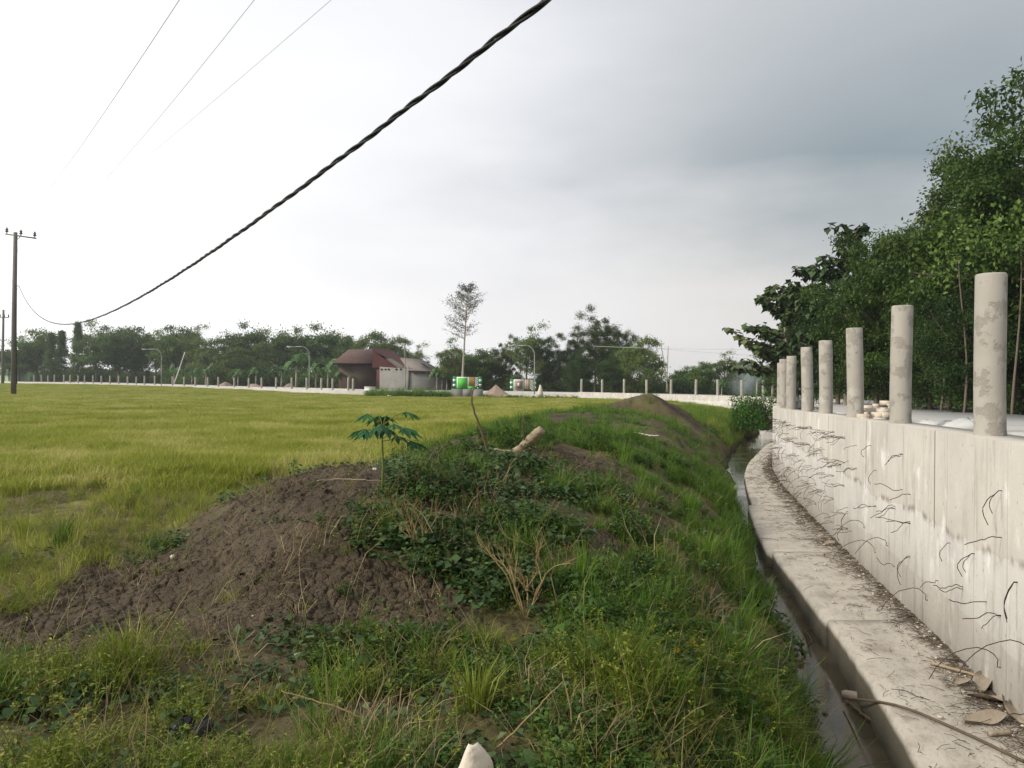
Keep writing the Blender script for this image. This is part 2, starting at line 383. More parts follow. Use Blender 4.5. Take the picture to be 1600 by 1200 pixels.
ba = N(nt, 'ShaderNodeAttribute', attribute_name='bare'); nd = N(nt, 'ShaderNodeTexNoise', Scale=11., Detail=3.); nt.links.new(t.outputs['Object'], nd.inputs['Vector'])
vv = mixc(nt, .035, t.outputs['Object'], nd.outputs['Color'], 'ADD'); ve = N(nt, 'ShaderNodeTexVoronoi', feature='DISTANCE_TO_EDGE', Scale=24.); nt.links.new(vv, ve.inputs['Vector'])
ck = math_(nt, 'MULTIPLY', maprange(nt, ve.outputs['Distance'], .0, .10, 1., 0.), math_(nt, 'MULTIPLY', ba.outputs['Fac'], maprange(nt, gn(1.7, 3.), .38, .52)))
c = mixc(nt, math_(nt, 'MULTIPLY', ck, .45), c, (.028, .020, .014)); nt.links.new(c, p.inputs['Base Color'])  # crack lines tinted darker too: shade inside the cracks painted into the soil colour
b = N(nt, 'ShaderNodeBump', Strength=.7, Distance=.03); nt.links.new(math_(nt, 'ADD', math_(nt, 'MULTIPLY', ck, -.9), math_(nt, 'ADD', gn(35.), math_(nt, 'MULTIPLY', gn(120., 3.), .4))), b.inputs['Height']); nt.links.new(b.outputs[0], p.inputs['Normal'])
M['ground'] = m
M['verge'] = simple('verge_soil', (.045, .045, .022), var=.5, scale=1.2, bump=.5)
# still, dirty water
m, nt, p, o = newmat('ditch_water')
t = N(nt, 'ShaderNodeTexCoord'); n = N(nt, 'ShaderNodeTexNoise', Scale=1.5, Detail=5.); nt.links.new(t.outputs['Object'], n.inputs['Vector'])
nt.links.new(mixc(nt, maprange(nt, n.outputs['Fac'], .45, .65), (.050, .040, .025), (.085, .068, .043)), p.inputs['Base Color'])
nt.links.new(maprange(nt, n.outputs['Fac'], .35, .65, .04, .16), p.inputs['Roughness']); p.inputs['Specular IOR Level'].default_value = .3
n2 = N(nt, 'ShaderNodeTexNoise', Scale=9., Detail=3.); nt.links.new(t.outputs['Object'], n2.inputs['Vector'])
b = N(nt, 'ShaderNodeBump', Strength=.06, Distance=.01); nt.links.new(n2.outputs['Fac'], b.inputs['Height']); nt.links.new(b.outputs[0], p.inputs['Normal'])
M['water'] = m

# ------------------------------------------------------------------ instancer for uncountable stuff
def scatter(name, label, cat, pts, protos, rots, scl, idx, group=None):
    me = bpy.data.meshes.new(name); me.vertices.add(len(pts)); me.vertices.foreach_set('co', np.asarray(pts, np.float32).ravel())
    a = me.attributes.new('rot', 'FLOAT_VECTOR', 'POINT'); a.data.foreach_set('vector', np.asarray(rots, np.float32).ravel())
    a = me.attributes.new('scl', 'FLOAT_VECTOR', 'POINT'); a.data.foreach_set('vector', np.asarray(scl, np.float32).ravel())
    a = me.attributes.new('pick', 'INT', 'POINT'); a.data.foreach_set('value', np.asarray(idx, np.int32))
    o = bpy.data.objects.new(name, me); COL.objects.link(o); tag(o, label, cat, group, 'stuff')
    g = bpy.data.node_groups.new(name+'_nodes', 'GeometryNodeTree')
    g.interface.new_socket('Geometry', in_out='INPUT', socket_type='NodeSocketGeometry')
    g.interface.new_socket('Geometry', in_out='OUTPUT', socket_type='NodeSocketGeometry')
    gi = g.nodes.new('NodeGroupInput'); go = g.nodes.new('NodeGroupOutput'); ip = g.nodes.new('GeometryNodeInstanceOnPoints')
    jn = g.nodes.new('GeometryNodeJoinGeometry')
    for pr in protos[::-1]:
        oi = g.nodes.new('GeometryNodeObjectInfo'); oi.inputs['Object'].default_value = pr; oi.inputs['As Instance'].default_value = True
        g.links.new(oi.outputs['Geometry'], jn.inputs[0])
    def at(nm, ty):
        n = g.nodes.new('GeometryNodeInputNamedAttribute'); n.data_type = ty; n.inputs['Name'].default_value = nm; return n.outputs['Attribute']
    g.links.new(gi.outputs[0], ip.inputs['Points']); g.links.new(jn.outputs[0], ip.inputs['Instance'])
    ip.inputs['Pick Instance'].default_value = True
    g.links.new(at('pick', 'INT'), ip.inputs['Instance Index']); g.links.new(at('rot', 'FLOAT_VECTOR'), ip.inputs['Rotation']); g.links.new(at('scl', 'FLOAT_VECTOR'), ip.inputs['Scale'])
    g.links.new(ip.outputs[0], go.inputs[0])
    md = o.modifiers.new('scatter', 'NODES'); md.node_group = g
    return o
# ------------------------------------------------------------------ alignments (plan x, y)
WALL = np.array([(1.35, -7), (1.62, -3), (2.12, 0), (2.75, 2.6), (3.52, 5.65), (4.05, 8), (4.56, 10.2), (5.07, 12.4), (5.54, 14.4), (6.14, 16.9), (6.62, 18.7),
                 (7.32, 21), (8.9, 25), (11.2, 31), (13.9, 37.5), (16.4, 44), (17.7, 49), (17.3, 54), (15.7, 58), (12.5, 63), (9.5, 67.5), (6.35, 72)], float)
WP = catmull(WALL, .25)
LEDGE = np.array([(.2, -7), (.55, -3), (1.1, 0), (1.75, 2.6), (2.18, 4.13), (2.55, 5.64), (2.88, 7.3), (3.38, 9.97), (4.25, 13.5), (5.75, 18.9), (7.65, 24.2), (10.7, 31.6), (13.4, 38)], float)
LP = catmull(LEDGE, .15)
def zt(y): return np.interp(y, [-7, 5.65, 8, 10.2, 12.4, 14.4, 16.9, 18.7, 30, 51, 72], [-.29, -.35, -.375, -.405, -.435, -.47, -.51, -.535, -.62, -.77, -.69])
def zl(y): return np.interp(y, [-7, 4, 5.6, 11, 17, 40], [-1.97, -2.0, -2.03, -2.12, -2.17, -2.2])
def xledge(y): return np.interp(y, LP[:, 1], LP[:, 0])
WATER_Z = -2.31
def wwater(y): return np.interp(y, [0, 5, 7, 10, 14, 18, 23, 30, 38, 50], [.42, .42, .33, .17, .20, .28, .65, 1.2, 1.0, .8])

# ------------------------------------------------------------------ the ground
CP = [  # bearing in the photo and height: surveyed points of the bank, the spoil heaps and the field
 (0,1200,-1.5),(300,1200,-1.45),(600,1200,-1.42),(900,1200,-1.43),(1150,1200,-1.6),
 (0,1010,-1.52),(130,935,-1.5),(260,872,-1.5),(0,900,-1.55),(0,800,-1.55),(150,780,-1.55),(0,700,-1.52),(300,700,-1.55),(500,692,-1.55),
 (650,668,-1.55),(780,642,-1.5),(200,650,-1.5),(350,760,-1.55),
 (530,730,-.80),(450,747,-.90),(350,807,-1.12),(200,893,-1.36),(400,900,-1.2),(500,850,-1.05),(600,900,-1.2),(600,800,-.92),(500,785,-.90),
 (300,950,-1.38),(150,1010,-1.45),(600,1000,-1.36),(800,1000,-1.40),(800,900,-1.2),(800,800,-.97),(620,738,-.85),(700,850,-1.08),
 (680,697,-.84),(720,687,-.80),(800,662,-.78),(860,647,-.75),(930,641,-.80),(750,730,-.85),(850,730,-.87),(950,700,-.92),
 (1000,750,-1.12),(1050,800,-1.32),(1100,850,-1.52),(1000,900,-1.36),(1100,1000,-1.62),(1050,700,-1.15),(1100,740,-1.42),(900,680,-.82),(960,657,-.85),(1060,662,-1.0),(1130,690,-1.6),
 (1150,645,-1.5)]
WC = [onz(*c) for c in CP]+[(-2.75,9.6,-1.52),(-1.9,10.6,-1.5),(-3,12.5,-1.52),(-2.3,15,-1.5),(-2.2,19,-1.5),(-.8,24,-1.5),(1.2,30,-1.5),(5,36,-1.5),(8,45,-1.5),(3,50,-1.5),(12,50,-1.45),(0,60,-1.5),(-20,60,-1.5),(-40,60,-1.5),
 (-3.6,7,-1.54),(-3.3,5,-1.53),(-1,1.2,-1.5),(0,1.2,-1.48),(1,1.2,-1.6)]
WC = np.array(WC)
def uvmap(x, y):
    y = np.maximum(y, .8); return np.stack([x/y*3.2, np.log(y)*3.0], -1)
_c = uvmap(WC[:, 0], WC[:, 1])
def _ker(a, b):
    d2 = ((a[:, None]-b[None])**2).sum(-1)+1e-9; return .5*d2*np.log(d2)
_n = len(WC); A = np.zeros((_n+3, _n+3)); A[:_n, :_n] = _ker(_c, _c)+np.eye(_n)*.02
A[:_n, _n] = 1; A[:_n, _n+1:] = _c; A[_n, :_n] = 1; A[_n+1:, :_n] = _c.T
_w = np.linalg.solve(A, np.r_[WC[:, 2], 0, 0, 0])
def tps(x, y):
    o = np.empty(len(x)); q = uvmap(x, y)
    for i in range(0, len(x), 60000):
        s = q[i:i+60000]; o[i:i+60000] = _ker(s, _c)@_w[:_n]+_w[_n]+s@_w[_n+1:]
    return o
def gauss(x, y, cx, cy, rx, ry, rot=0):
    c, s = math.cos(rot), math.sin(rot); u = ((x-cx)*c+(y-cy)*s)/rx; v = (-(x-cx)*s+(y-cy)*c)/ry; return np.exp(-(u*u+v*v))
FOOT_Y = [0, 3, 4.4, 5.35, 6.6, 7.3, 8.2, 10, 12.5, 18, 24, 32, 40, 60]
FOOT_X = [-2.5, -2.7, -2.95, -3.02, -3.0, -2.75, -2.5, -2.3, -2.3, -1.3, .1, 2.6, 4., 4.]
def is_field(x, y):                       # 1 on the field side of the foot of the bank
    return sstep(np.interp(y, FOOT_Y, FOOT_X)-x+(fbm(x*1.5, y*1.5, 3, 9)-.5)*.5, -.15, .2)
def bare(x, y):
    n = (fbm(x*1.8, y*1.8, 4, 31)-.5)*1.7
    b = 1.35*gauss(x, y, -1.65, 6.1, 1.25, 1.6, .15)+1.2*gauss(x, y, -2.35, 4.8, .75, 1.1, .2)+1.1*gauss(x, y, -.8, 4.5, .5, .34)+.95*gauss(x, y, -1.3, 4.8, .75, .5)
    b = b+1.0*gauss(x, y, -.75, 10.6, .9, .6)+1.0*gauss(x, y, 1.05, 8.9, .55, .6)+1.0*gauss(x, y, 5.6, 26, .8, 1.6)+.85*gauss(x, y, 3.3, 26, .9, 1.4)+.8*gauss(x, y, .1, 7.0, .35, .3)
    b = b+.9*gauss(x, y, 1.0, 18, 1.4, 2.2)+.75*gauss(x, y, 2.1, 12.5, .6, .9)+.6*gauss(x, y, 1.0, 3.4, .22, .2)+.7*gauss(x, y, -.55, 3.3, .3, .15)+.8*gauss(x, y, 1.35, 5.2, .3, .35)+.7*gauss(x, y, .6, 5.9, .35, .3)+.9*gauss(x, y, .15, 8.6, .7, .35)+.8*gauss(x, y, 2.0, 9.3, .3, .5)+.8*gauss(x, y, .25, 12.5, .6, .7)+.8*gauss(x, y, 1.0, 14.5, .7, .5)+.7*gauss(x, y, 3.3, 16., .5, .9)
    b = b-1.6*gauss(x, y, -.72, 5.25, .42, .42)-1.1*gauss(x, y, -.5, 6.0, .35, .7)+.9*gauss(x, y, -2.6, 4.4, .9, .38)+1.3*gauss(x, y, -3.1, 4.15, .7, .38)
    return sstep(b+n*.5, .42, .66)
def H(x, y, fine=True):
    x = np.asarray(x, float); y = np.asarray(y, float)
    f = np.hypot(x, y)
    t = tps(x, np.maximum(y, 1.0))
    near = sstep(y, .6, 1.6)*(1-sstep(f, 55, 75))*(1-sstep(np.abs(x)/np.maximum(y, .5), 1.1, 1.7))
    z = t*near+(-1.5)*(1-near)
    z = np.clip(z, -1.75, -.62)
    # two heaps of spoil in front of the far wall
    hp = .88*gauss(x, y, 4.5, 26.3, 1.5, 1.4)+.62*gauss(x, y, 5.55, 26, .9, 1.2)+.35*gauss(x, y, 3.1, 26.6, 1.1, 1.2)
    z = np.maximum(z, -1.42+hp*(.93+.15*fbm(x*3, y*3, 3, 5)))
    s = xledge(y)-wwater(y)-x+(fbm(x*2.2, y*2.2, 3, 3)-.5)*.35
    ch = 1-sstep(y, 44, 62)
    zb = np.where(s > 0, -2.38+1.15*np.clip(s/1.25, 0, 3)**.75, np.maximum(-2.75, -2.38+s*1.6))
    k = .12; d = zb-z; zc = z+np.where(d < -k, d, np.where(d > k, 0, -(d-k)**2/(4*k)))
    z = z*(1-ch)+zc*ch
    far = sstep(f, 62, 130)                                  # the land climbs a little towards the far road
    z = z+far*np.where(x < 0, .62, .45)
    bm = bare(x, y)
    z = z+(fbm(x*.9, y*.9, 4, 12)-.5)*.16*sstep(f, 1, 4)*(1-.4*bm)+(fbm(x*5, y*5, 3, 13)-.5)*.06
    if fine:
        cl = fbm(x*9, y*9, 3, 21)
        z = z+bm*(cl-.5)*.025
        lum = sstep(fbm(x*16, y*16, 3, 23), .52, .62)*sstep(fbm(x*1.1, y*1.1, 3, 24), .45, .6)
        z = z+np.where(f < 30, (bm*.6+.4)*lum*.022, 0)
        # shrinkage cracks between clods
        m = (bm > .05) & (f < 13)
        if m.any():
            xm, ym = x[m]+(fbm(x[m]*9, y[m]*9, 2, 50)-.5)*.022, y[m]+(fbm(x[m]*9, y[m]*9, 2, 60)-.5)*.022
            cs = .085+.03*sstep(f[m], 5, 10)
            xr, yr = xm*.82-ym*.57, xm*.57+ym*.82; a, b = xr/cs, yr/cs; ia, ib = np.floor(a), np.floor(b)
            d1 = np.full(a.shape, 9.); d2 = np.full(a.shape, 9.); hid = np.zeros(a.shape)
            for i in (-1, 0, 1):
                for j in (-1, 0, 1):
                    px = ia+i+hash2(ia+i, ib+j, 1); py = ib+j+hash2(ia+i, ib+j, 2)
                    d = np.hypot(px-a, py-b); hh = hash2(ia+i, ib+j, 4)
                    nw = d < d1; d2 = np.where(nw, d1, np.minimum(d2, d)); hid = np.where(nw, hh, hid); d1 = np.where(nw, d, d1)
            e = d2-d1
            amp = .35+.65*sstep(fbm(xm*1.3, ym*1.3, 3, 77), .40, .6)
            z[m] += bm[m]*(-.024*(1-sstep(e, .02, .15))*amp+(hid-.5)*.007)
    return z
def polar():
    th = np.r_[np.linspace(-R(180), -R(42), 90)[:-1], np.linspace(-R(42), R(40), 1000)[:-1], np.linspace(R(40), R(180), 80)]
    r = np.r_[np.linspace(.06, 1.9, 14)[:-1], np.geomspace(1.9, 10.5, 820)[:-1], np.geomspace(10.5, 32, 230)[:-1], np.geomspace(32, 150, 130)[:-1], np.geomspace(150, 2500, 24)]
    T, Rr = np.meshgrid(th, r); x = (Rr*np.sin(T)).ravel(); y = (Rr*np.cos(T)).ravel()
    z = H(x, y); nr, ncol = len(r), len(th)
    i = np.arange(nr-1)[:, None]*ncol; j = np.arange(ncol-1)[None]
    Q = np.stack([i+j, i+j+1, i+ncol+j+1, i+ncol+j], -1).reshape(-1, 4)
    fy = np.maximum(is_field(x, y), sstep(y, 30, 34))*(1-bare(x, y))
    fy = np.maximum(fy, (1-bare(x, y))*.35)
    wet = 1-sstep(z, -2.30, -2.05)
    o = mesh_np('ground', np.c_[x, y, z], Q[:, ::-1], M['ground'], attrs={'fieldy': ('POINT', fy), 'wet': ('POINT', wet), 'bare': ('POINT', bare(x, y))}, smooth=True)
    tag(o, 'cracked brown clay bank, spoil heap and yellow-green field floor', kind='structure'); return o
polar()

def ribbon(name, P, prof, mat, parent=None, smooth=False, closed=True, uvf=None, caps=True):
    """prof(i, p) -> list of (offset to the right, z) going round the section"""
    P = np.asarray(P, float); t = np.gradient(P, axis=0); t /= np.linalg.norm(t, axis=1)[:, None]
    nr = np.c_[t[:, 1], -t[:, 0]]; s = np.r_[0, np.cumsum(np.linalg.norm(np.diff(P, axis=0), axis=1))]
    rows = []; uvs = []
    for i, p in enumerate(P):
        q = np.array(prof(i, p), float); rows.append(np.c_[p[None]+nr[i][None]*q[:, :1], q[:, 1]])
        uvs.append(uvf(s[i], q, p) if uvf else np.c_[np.full(len(q), s[i]), q[:, 1]-q[:, 0]])
    m = len(rows[0]); n = len(P); V = np.concatenate(rows); i = np.arange(n-1)[:, None]*m; jj = np.arange(m if closed else m-1)[None]; k = (jj+1) % m
    Q = np.stack([i+jj, i+m+jj, i+m+k, i+k], -1).reshape(-1, 4)
    fs = [Q]
    if closed and caps: fs += [np.arange(m)[None, :], ((n-1)*m+np.arange(m))[None, ::-1]]
    return mesh_np(name, V, fs, mat, parent, smooth=smooth, uv=np.concatenate(uvs))

# water in the ditch
wp = catmull([(x, y) for x, y in LEDGE]+[(16.2, 44), (17.4, 49)], .4)
o = ribbon('water', wp, lambda i, p: [(-3.2, WATER_Z), (.05, WATER_Z)], M['water'], closed=False); tag(o, 'shallow brown ditch water beside the footing', kind='structure')

# ------------------------------------------------------------------ retaining wall, its footing, posts and tie wires
wall = empty('retaining_wall', (3.52, 5.65, -2.0), label='long curved pale concrete retaining wall with round posts, beside the ditch and across to the far road', cat='wall')
def rel(o, root):
    for q in ([o] if not isinstance(o, list) else o): q.parent = root; q.matrix_parent_inverse = Matrix.Translation(-root.location)
    return o
rel(ribbon('wall_body', WP, lambda i, p: [(-.17, -2.9), (-.17, float(zt(p[1]))), (.19, float(zt(p[1]))+.004), (.19, -2.9)], M['wall']), wall)
# footing: separate slabs cast one after another, edges not quite in line
sl = np.r_[0, np.cumsum(np.linalg.norm(np.diff(LP, axis=0), axis=1))]
def wall_x(y):
    k = WP[:, 1].argsort(kind='stable'); m = WP[:, 1] < 48; return np.interp(y, WP[m][:, 1], WP[m][:, 0])
seg_end = [0, 7.9, 10.65, 13.9, 17.1, 21.2, 26, 31, 37, 50]
for a in range(len(seg_end)-1):
    m = (sl >= seg_end[a]-.01) & (sl <= seg_end[a+1]+.16)
    if m.sum() < 3: continue
    P = LP[m]; off = rng.uniform(-.015, .02); ins = .10 if a % 2 else 0.; 
    if a == 4: off = -.07
    s0 = sl[m]
    V = []; UV = []
    for (x, y), s_ in zip(P, s0):
        xe = x+off+(float(fbm(np.array(s_*6.), np.array(a*3.), 4, 4))-.5)*.03; xw = float(wall_x(y))+.02; z = float(zl(y))-a*.002
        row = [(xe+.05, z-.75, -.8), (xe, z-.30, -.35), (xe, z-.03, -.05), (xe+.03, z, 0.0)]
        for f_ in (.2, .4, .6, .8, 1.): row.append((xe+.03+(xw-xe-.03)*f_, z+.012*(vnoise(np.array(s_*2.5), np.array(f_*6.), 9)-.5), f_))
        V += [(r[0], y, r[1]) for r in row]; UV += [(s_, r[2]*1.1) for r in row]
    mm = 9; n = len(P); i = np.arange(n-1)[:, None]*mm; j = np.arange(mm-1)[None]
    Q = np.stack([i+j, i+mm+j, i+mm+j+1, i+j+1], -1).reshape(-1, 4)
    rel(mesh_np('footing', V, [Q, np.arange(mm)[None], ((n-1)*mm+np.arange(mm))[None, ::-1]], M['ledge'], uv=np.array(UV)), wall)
# posts
def post_mesh(h, r=.104):
    mb = MB(); n = 28; rings = [(-.03, r), (.0, r+.004), (.05, r), (h*.3, r*.995), (h*.6, r), (h-.012, r*.99), (h, r*.93)]
    P = [(0, 0, z) for z, _ in rings]; rr = [q for _, q in rings]
    mb.tube([(.006*math.sin(z*4), 0, z) for z, _ in rings], rr, n); return mb
pm = post_mesh(1.2)
p0 = pm.build('post', M['post'], smooth=False)
for f in p0.data.polygons: f.use_smooth = len(f.vertices) == 4
posts = []
for k, y in enumerate([5.65, 8.0, 10.2, 12.4, 14.4, 16.9, 18.7, 20.9, 23.2, 25.5, 27.8, 30.1, 32.4, 34.7, 37., 39.3, 41.6, 43.9, 46.2]):
    i = np.abs(WP[:len(WP)*2//3, 1]-y).argmin(); posts.append((WP[i, 0], y))
def on_path(P, bear, lo, hi):
    r = P[lo:hi, 0]/P[lo:hi, 1]; i = lo+np.abs(r-(bear-800)/1200.).argmin(); return P[i]
ifar = np.abs(WP[:, 1]-49).argmin()
for b in (1217, 1192, 1158, 1122, 1088, 1050, 1011, 975, 941, 907.5): posts.append(tuple(on_path(WP, b, ifar, len(WP))))
for k, (x, y) in enumerate(posts):
    q = p0 if k == 0 else p0.copy()
    if k: COL.objects.link(q)
    q.location = (x, y, float(zt(y))); q.rotation_euler = (R(rng.normal()*.35), R(rng.normal()*.35), rng.uniform(0, 6.28))
    q.scale = (1, 1, 1+rng.uniform(-.02, .02)); rel(q, wall)
# form tie wires left sticking out of the face
WS = np.r_[0, np.cumsum(np.linalg.norm(np.diff(WP, axis=0), axis=1))]
WT = np.gradient(WP, axis=0); WT /= np.linalg.norm(WT, axis=1)[:, None]; WN = np.c_[-WT[:, 1], WT[:, 0]]
def face(y, z, off=0.):                    # a point on the ditch side of the wall
    i = np.abs(WP[:len(WP)*2//3, 1]-y).argmin(); p = WP[i]+WN[i]*(.17+off); return np.array([p[0], p[1], z]), np.r_[WT[i], 0], np.r_[WN[i], 0]
def tie(y, z, style):
    mb = MB(); nw = 1 if style == 'arc' else random.choice((1, 2, 2, 3))
    for _ in range(nw):
        b, t, n = face(y+random.uniform(-.02, .02), z+random.uniform(-.015, .015), -.01)
        L = random.uniform(.12, .26); sgn = -1 if random.random() < .75 else 1; P = [b, b+n*.03]; k = 9
        if style == 'arc': L = random.uniform(.30, .5); r_ = L*.42
        dz = random.uniform(-.10, .05); kx = random.uniform(-.02, .02)
        for j in range(1, k+1):
            f = j/k
            if style == 'arc': q = b+n*(.02+L*(1-math.cos(f*2.6))/2)+t*sgn*.12*f+np.array([0, 0, r_*math.sin(f*3.0)*(.9)-.10*f])
            elif style == 'drop': q = b+n*(.03+.05*math.sin(f*3)+.04*f)+t*sgn*.06*math.sin(f*2.5)+np.array([0, 0, -L*1.1*f])
            else: q = b+n*(.02+L*f)+t*sgn*L*.5*f+np.array([0, 0, dz*f*f+kx*math.sin(f*7)])
            P.append(q+np.array([0, 0, random.uniform(-.006, .006)]))
        mb.tube(P, .0030 if y < 9 else .0026, 4)
    rel(mb.build('tie_wire', M['rust']), wall)
random.seed(11); nt_ = 0
for zrow, y0, dy in ((-.66, 5.0, .95), (-.95, 4.9, .95), (-1.22, 4.7, .88), (-1.52, 4.4, .80), (-1.80, 4.2, .9)):
    y = y0
    while y < 19.5 and nt_ < 98:
        if random.random() < .86:
            st = 'arc' if (zrow < -1.45 and random.random() < .4) else random.choice(('side', 'side', 'side', 'drop'))
            tie(y, zrow+random.uniform(-.07, .07)+float(zt(y)+.35)*.8, st); nt_ += 1
        y += dy*random.uniform(.7, 1.3)

_b = MB(); _rel = rel
def rel(o, root):                         # gather the small far ones in one part
    me = o.data; n = len(me.vertices); co = np.empty(n*3, np.float32); me.vertices.foreach_get('co', co); _b.add(co.reshape(-1, 3), [tuple(f.vertices) for f in me.polygons if len(f.vertices) == 4]); bpy.data.objects.remove(o)
for _ in range(95):
    y = rng.uniform(9.5, 19.5); row = random.choice((-.62, -.66, -.90, -.95, -1.2, -1.25, -1.5, -1.6, -1.8)); tie(y, row+random.uniform(-.06, .06)+float(zt(y)+.35)*.8, random.choice(('side', 'side', 'arc', 'drop')) if row < -1.4 else 'side')
rel = _rel; o = rel(_b.build('tie_wire', M['rust']), wall); o['kind'] = 'stuff'

# ------------------------------------------------------------------ road behind the wall
def fpath(P, off):
    t = np.gradient(P, axis=0); t /= np.linalg.norm(t, axis=1)[:, None]; return P+np.c_[t[:, 1], -t[:, 0]]*off
RP0 = fpath(catmull(WALL[:-4], 1.0), 3.0)
RP = catmull(np.r_[RP0[::3], [(15.5, 70), (9, 77), (0, 83), (-10, 85), (-19, 88), (-34, 101), (-53, 118), (-84, 141), (-115, 160), (-190, 200)]], 1.0)
def zr(p): 
    y = p[1]; return float(np.interp(np.hypot(*p), [-1, 5, 18, 30, 51, 80, 115, 160, 280], [-.32, -.38, -.60, -.70, -.86, -.80, -.62, -.36, -.3]))
o = ribbon('embankment', RP, lambda i, p: [(-2.74, -2.6), (-2.74, zr(p)-.20), (-2.0, zr(p)-.26), (-1.6, zr(p)-.17), (2.9, zr(p)-.17)], M['fill'], closed=False); tag(o, 'pale compacted fill behind the wall', kind='structure')
vg = ribbon('verge', RP, lambda i, p: [(2.85, zr(p)-.16), (5.5, zr(p)-.20), (14, zr(p)-.30), (60, zr(p)-.6), (61, -2.6)], M['verge'], closed=False); tag(vg, 'dark leaf-strewn soil under the trees beyond the road', kind='structure')
o = ribbon('road', RP, lambda i, p: [(-1.75, zr(p)-.2), (-1.75, zr(p)-.01), (-1.72, zr(p)), (2.2, zr(p)+.01), (2.2, zr(p)-.2)], M['road'], closed=False); tag(o, 'pale concrete road slab', kind='structure')
# ------------------------------------------------------------------ trees
def gz(x, y):                              # level of the land behind the wall
    d = np.hypot(RP[:, 0]-x, RP[:, 1]-y); i = d.argmin(); return zr(RP[i])-.25-min(14., float(d[i]))*.012
def crown_pts(rx, ry, rz, cz, ncl, lob=.3, core=.45, flat=1., low=-.9):
    out = []
    ph = rng.uniform(0, 6.28, 6)
    while len(out) < ncl:
        d = unit(1)[0]
        if d[2] < low: continue
        a = math.atan2(d[1], d[0]); f = 1+lob*(.5*math.sin(2*a+ph[0])+.5*math.sin(3*a+ph[1]+3*d[2])+.5*math.sin(5*d[2]*2+ph[2]+a))
        r = (rng.uniform(core**2, 1))**.5*f
        out.append((d[0]*rx*r, d[1]*ry*r, cz+d[2]*rz*r*flat))
    return np.array(out)
def tree_parts(h, rx, rz, cz, ncl, nleaf, leaf, cr, kind='round', mat='crown_a', bark='bark', trunk_r=.16, lean=0., core=.4, droop=.3, low=-.9):
    """two meshes: trunk with limbs, and the crown of separate leaves in clumps"""
    tk = MB(); top = np.array([lean*h, 0, cz+rz*.35])
    P = [np.array([lean*h*f**1.4+.06*math.sin(f*5), .05*math.cos(f*4), -.3+(top[2]+.3)*f]) for f in np.linspace(0, 1, 9)]
    tk.tube(P, [trunk_r*(1.25-f*1.05) for f in np.linspace(0, 1, 9)], 8)
    if kind == 'cone':
        f = rng.uniform(0, 1, ncl)**.75; a = rnd(ncl, 0, 6.28); r = rx*(1-f)*rnd(ncl, .55, 1.08)
        C = np.c_[r*np.cos(a), r*np.sin(a), cz-rz+2*rz*f]
    else:
        C = crown_pts(rx, rx, rz, cz, ncl, core=core, low=low); C[:, 0] += lean*h
    nl = min(len(C), 26)
    for c in C[rng.permutation(len(C))[:nl]]:
        f = rng.uniform(.35, .85) if kind != 'cone' else np.clip((c[2]+.3)/(top[2]+.3)-.08, .05, .95)
        b = np.array([np.interp(f, np.linspace(0, 1, 9), [p[k] for p in P]) for k in range(3)])
        mid = b*.5+c*.5+np.array([0, 0, -.08*rx])+rng.normal(size=3)*.05*rx
        tk.tube([b, mid, c], [trunk_r*.34, trunk_r*.2, .012], 5, cap=False)
    lf = MB(); ci = rng.integers(0, ncl, nleaf); ct = rng.uniform(0, 1, ncl)
    cs = rng.uniform(.65, 1.3, ncl)
    g = rng.normal(size=(nleaf, 3))*cr*cs[ci][:, None]*np.array([1, 1, .62]); 
    X_ = C[ci]+g; D_ = unit(nleaf)*.9+np.c_[g[:, :2]/cr*.5, np.full(nleaf, -droop)]; Nn = unit(nleaf)*.8+np.array([0, 0, 1.])
    tint = np.clip(ct[ci]*.55+rnd(nleaf, 0, .45), 0, 1)
    s = leaf*rnd(nleaf, .7, 1.35)
    lf.leaves(X_, D_, Nn, s, s*rnd(nleaf, .42, .62), tint)
    return tk.build('trunk', M[bark]), lf.build('crown', M[mat])
def park(*obs):
    for o in obs:
        for c in list(o.users_collection): c.objects.unlink(o)
PROTO = {}
def proto(key, mats=('crown_a',), **kw):
    t, c = tree_parts(**kw); park(t, c); PROTO[key] = (t, c)
# kinds seen far away (70 to 150 m): leaf sprays; and near by (14 to 45 m): single leaves
proto('round', h=8, rx=3.3, rz=2.9, cz=4.9, ncl=95, nleaf=17000, leaf=.30, cr=.46, mat='crown_a', trunk_r=.2, low=-.95)
proto('wide', h=8, rx=4.2, rz=2.6, cz=4.5, ncl=110, nleaf=19000, leaf=.30, cr=.48, mat='crown_b', trunk_r=.22, low=-.95)
proto('loose', h=8, rx=3.0, rz=3.3, cz=5.0, ncl=60, nleaf=8000, leaf=.24, cr=.42, mat='crown_c', trunk_r=.16)
proto('feather', h=7, rx=3.4, rz=3.4, cz=3.9, ncl=120, nleaf=17000, leaf=.24, cr=.46, mat='crown_c', trunk_r=.14, droop=.9)
proto('cone', h=10, rx=1.7, rz=4.7, cz=4.9, ncl=150, nleaf=13000, leaf=.24, cr=.26, kind='cone', mat='crown_b', trunk_r=.16, droop=.1)
proto('dense', h=8.5, rx=3.6, rz=4.2, cz=4.7, ncl=120, nleaf=44000, leaf=.155, cr=.34, mat='near_a', trunk_r=.17, low=-1, core=.3)
proto('dense_dark', h=8.5, rx=3.4, rz=4.3, cz=4.6, ncl=140, nleaf=44000, leaf=.155, cr=.38, mat='near_b', trunk_r=.17, low=-1, core=.3)
proto('dense_olive', h=8.5, rx=3.3, rz=4.1, cz=4.7, ncl=110, nleaf=38000, leaf=.16, cr=.33, mat='near_c', trunk_r=.16, low=-1)
proto('airy', h=9, rx=2.7, rz=3.6, cz=6.4, ncl=60, nleaf=5600, leaf=.16, cr=.34, mat='near_a', trunk_r=.12)
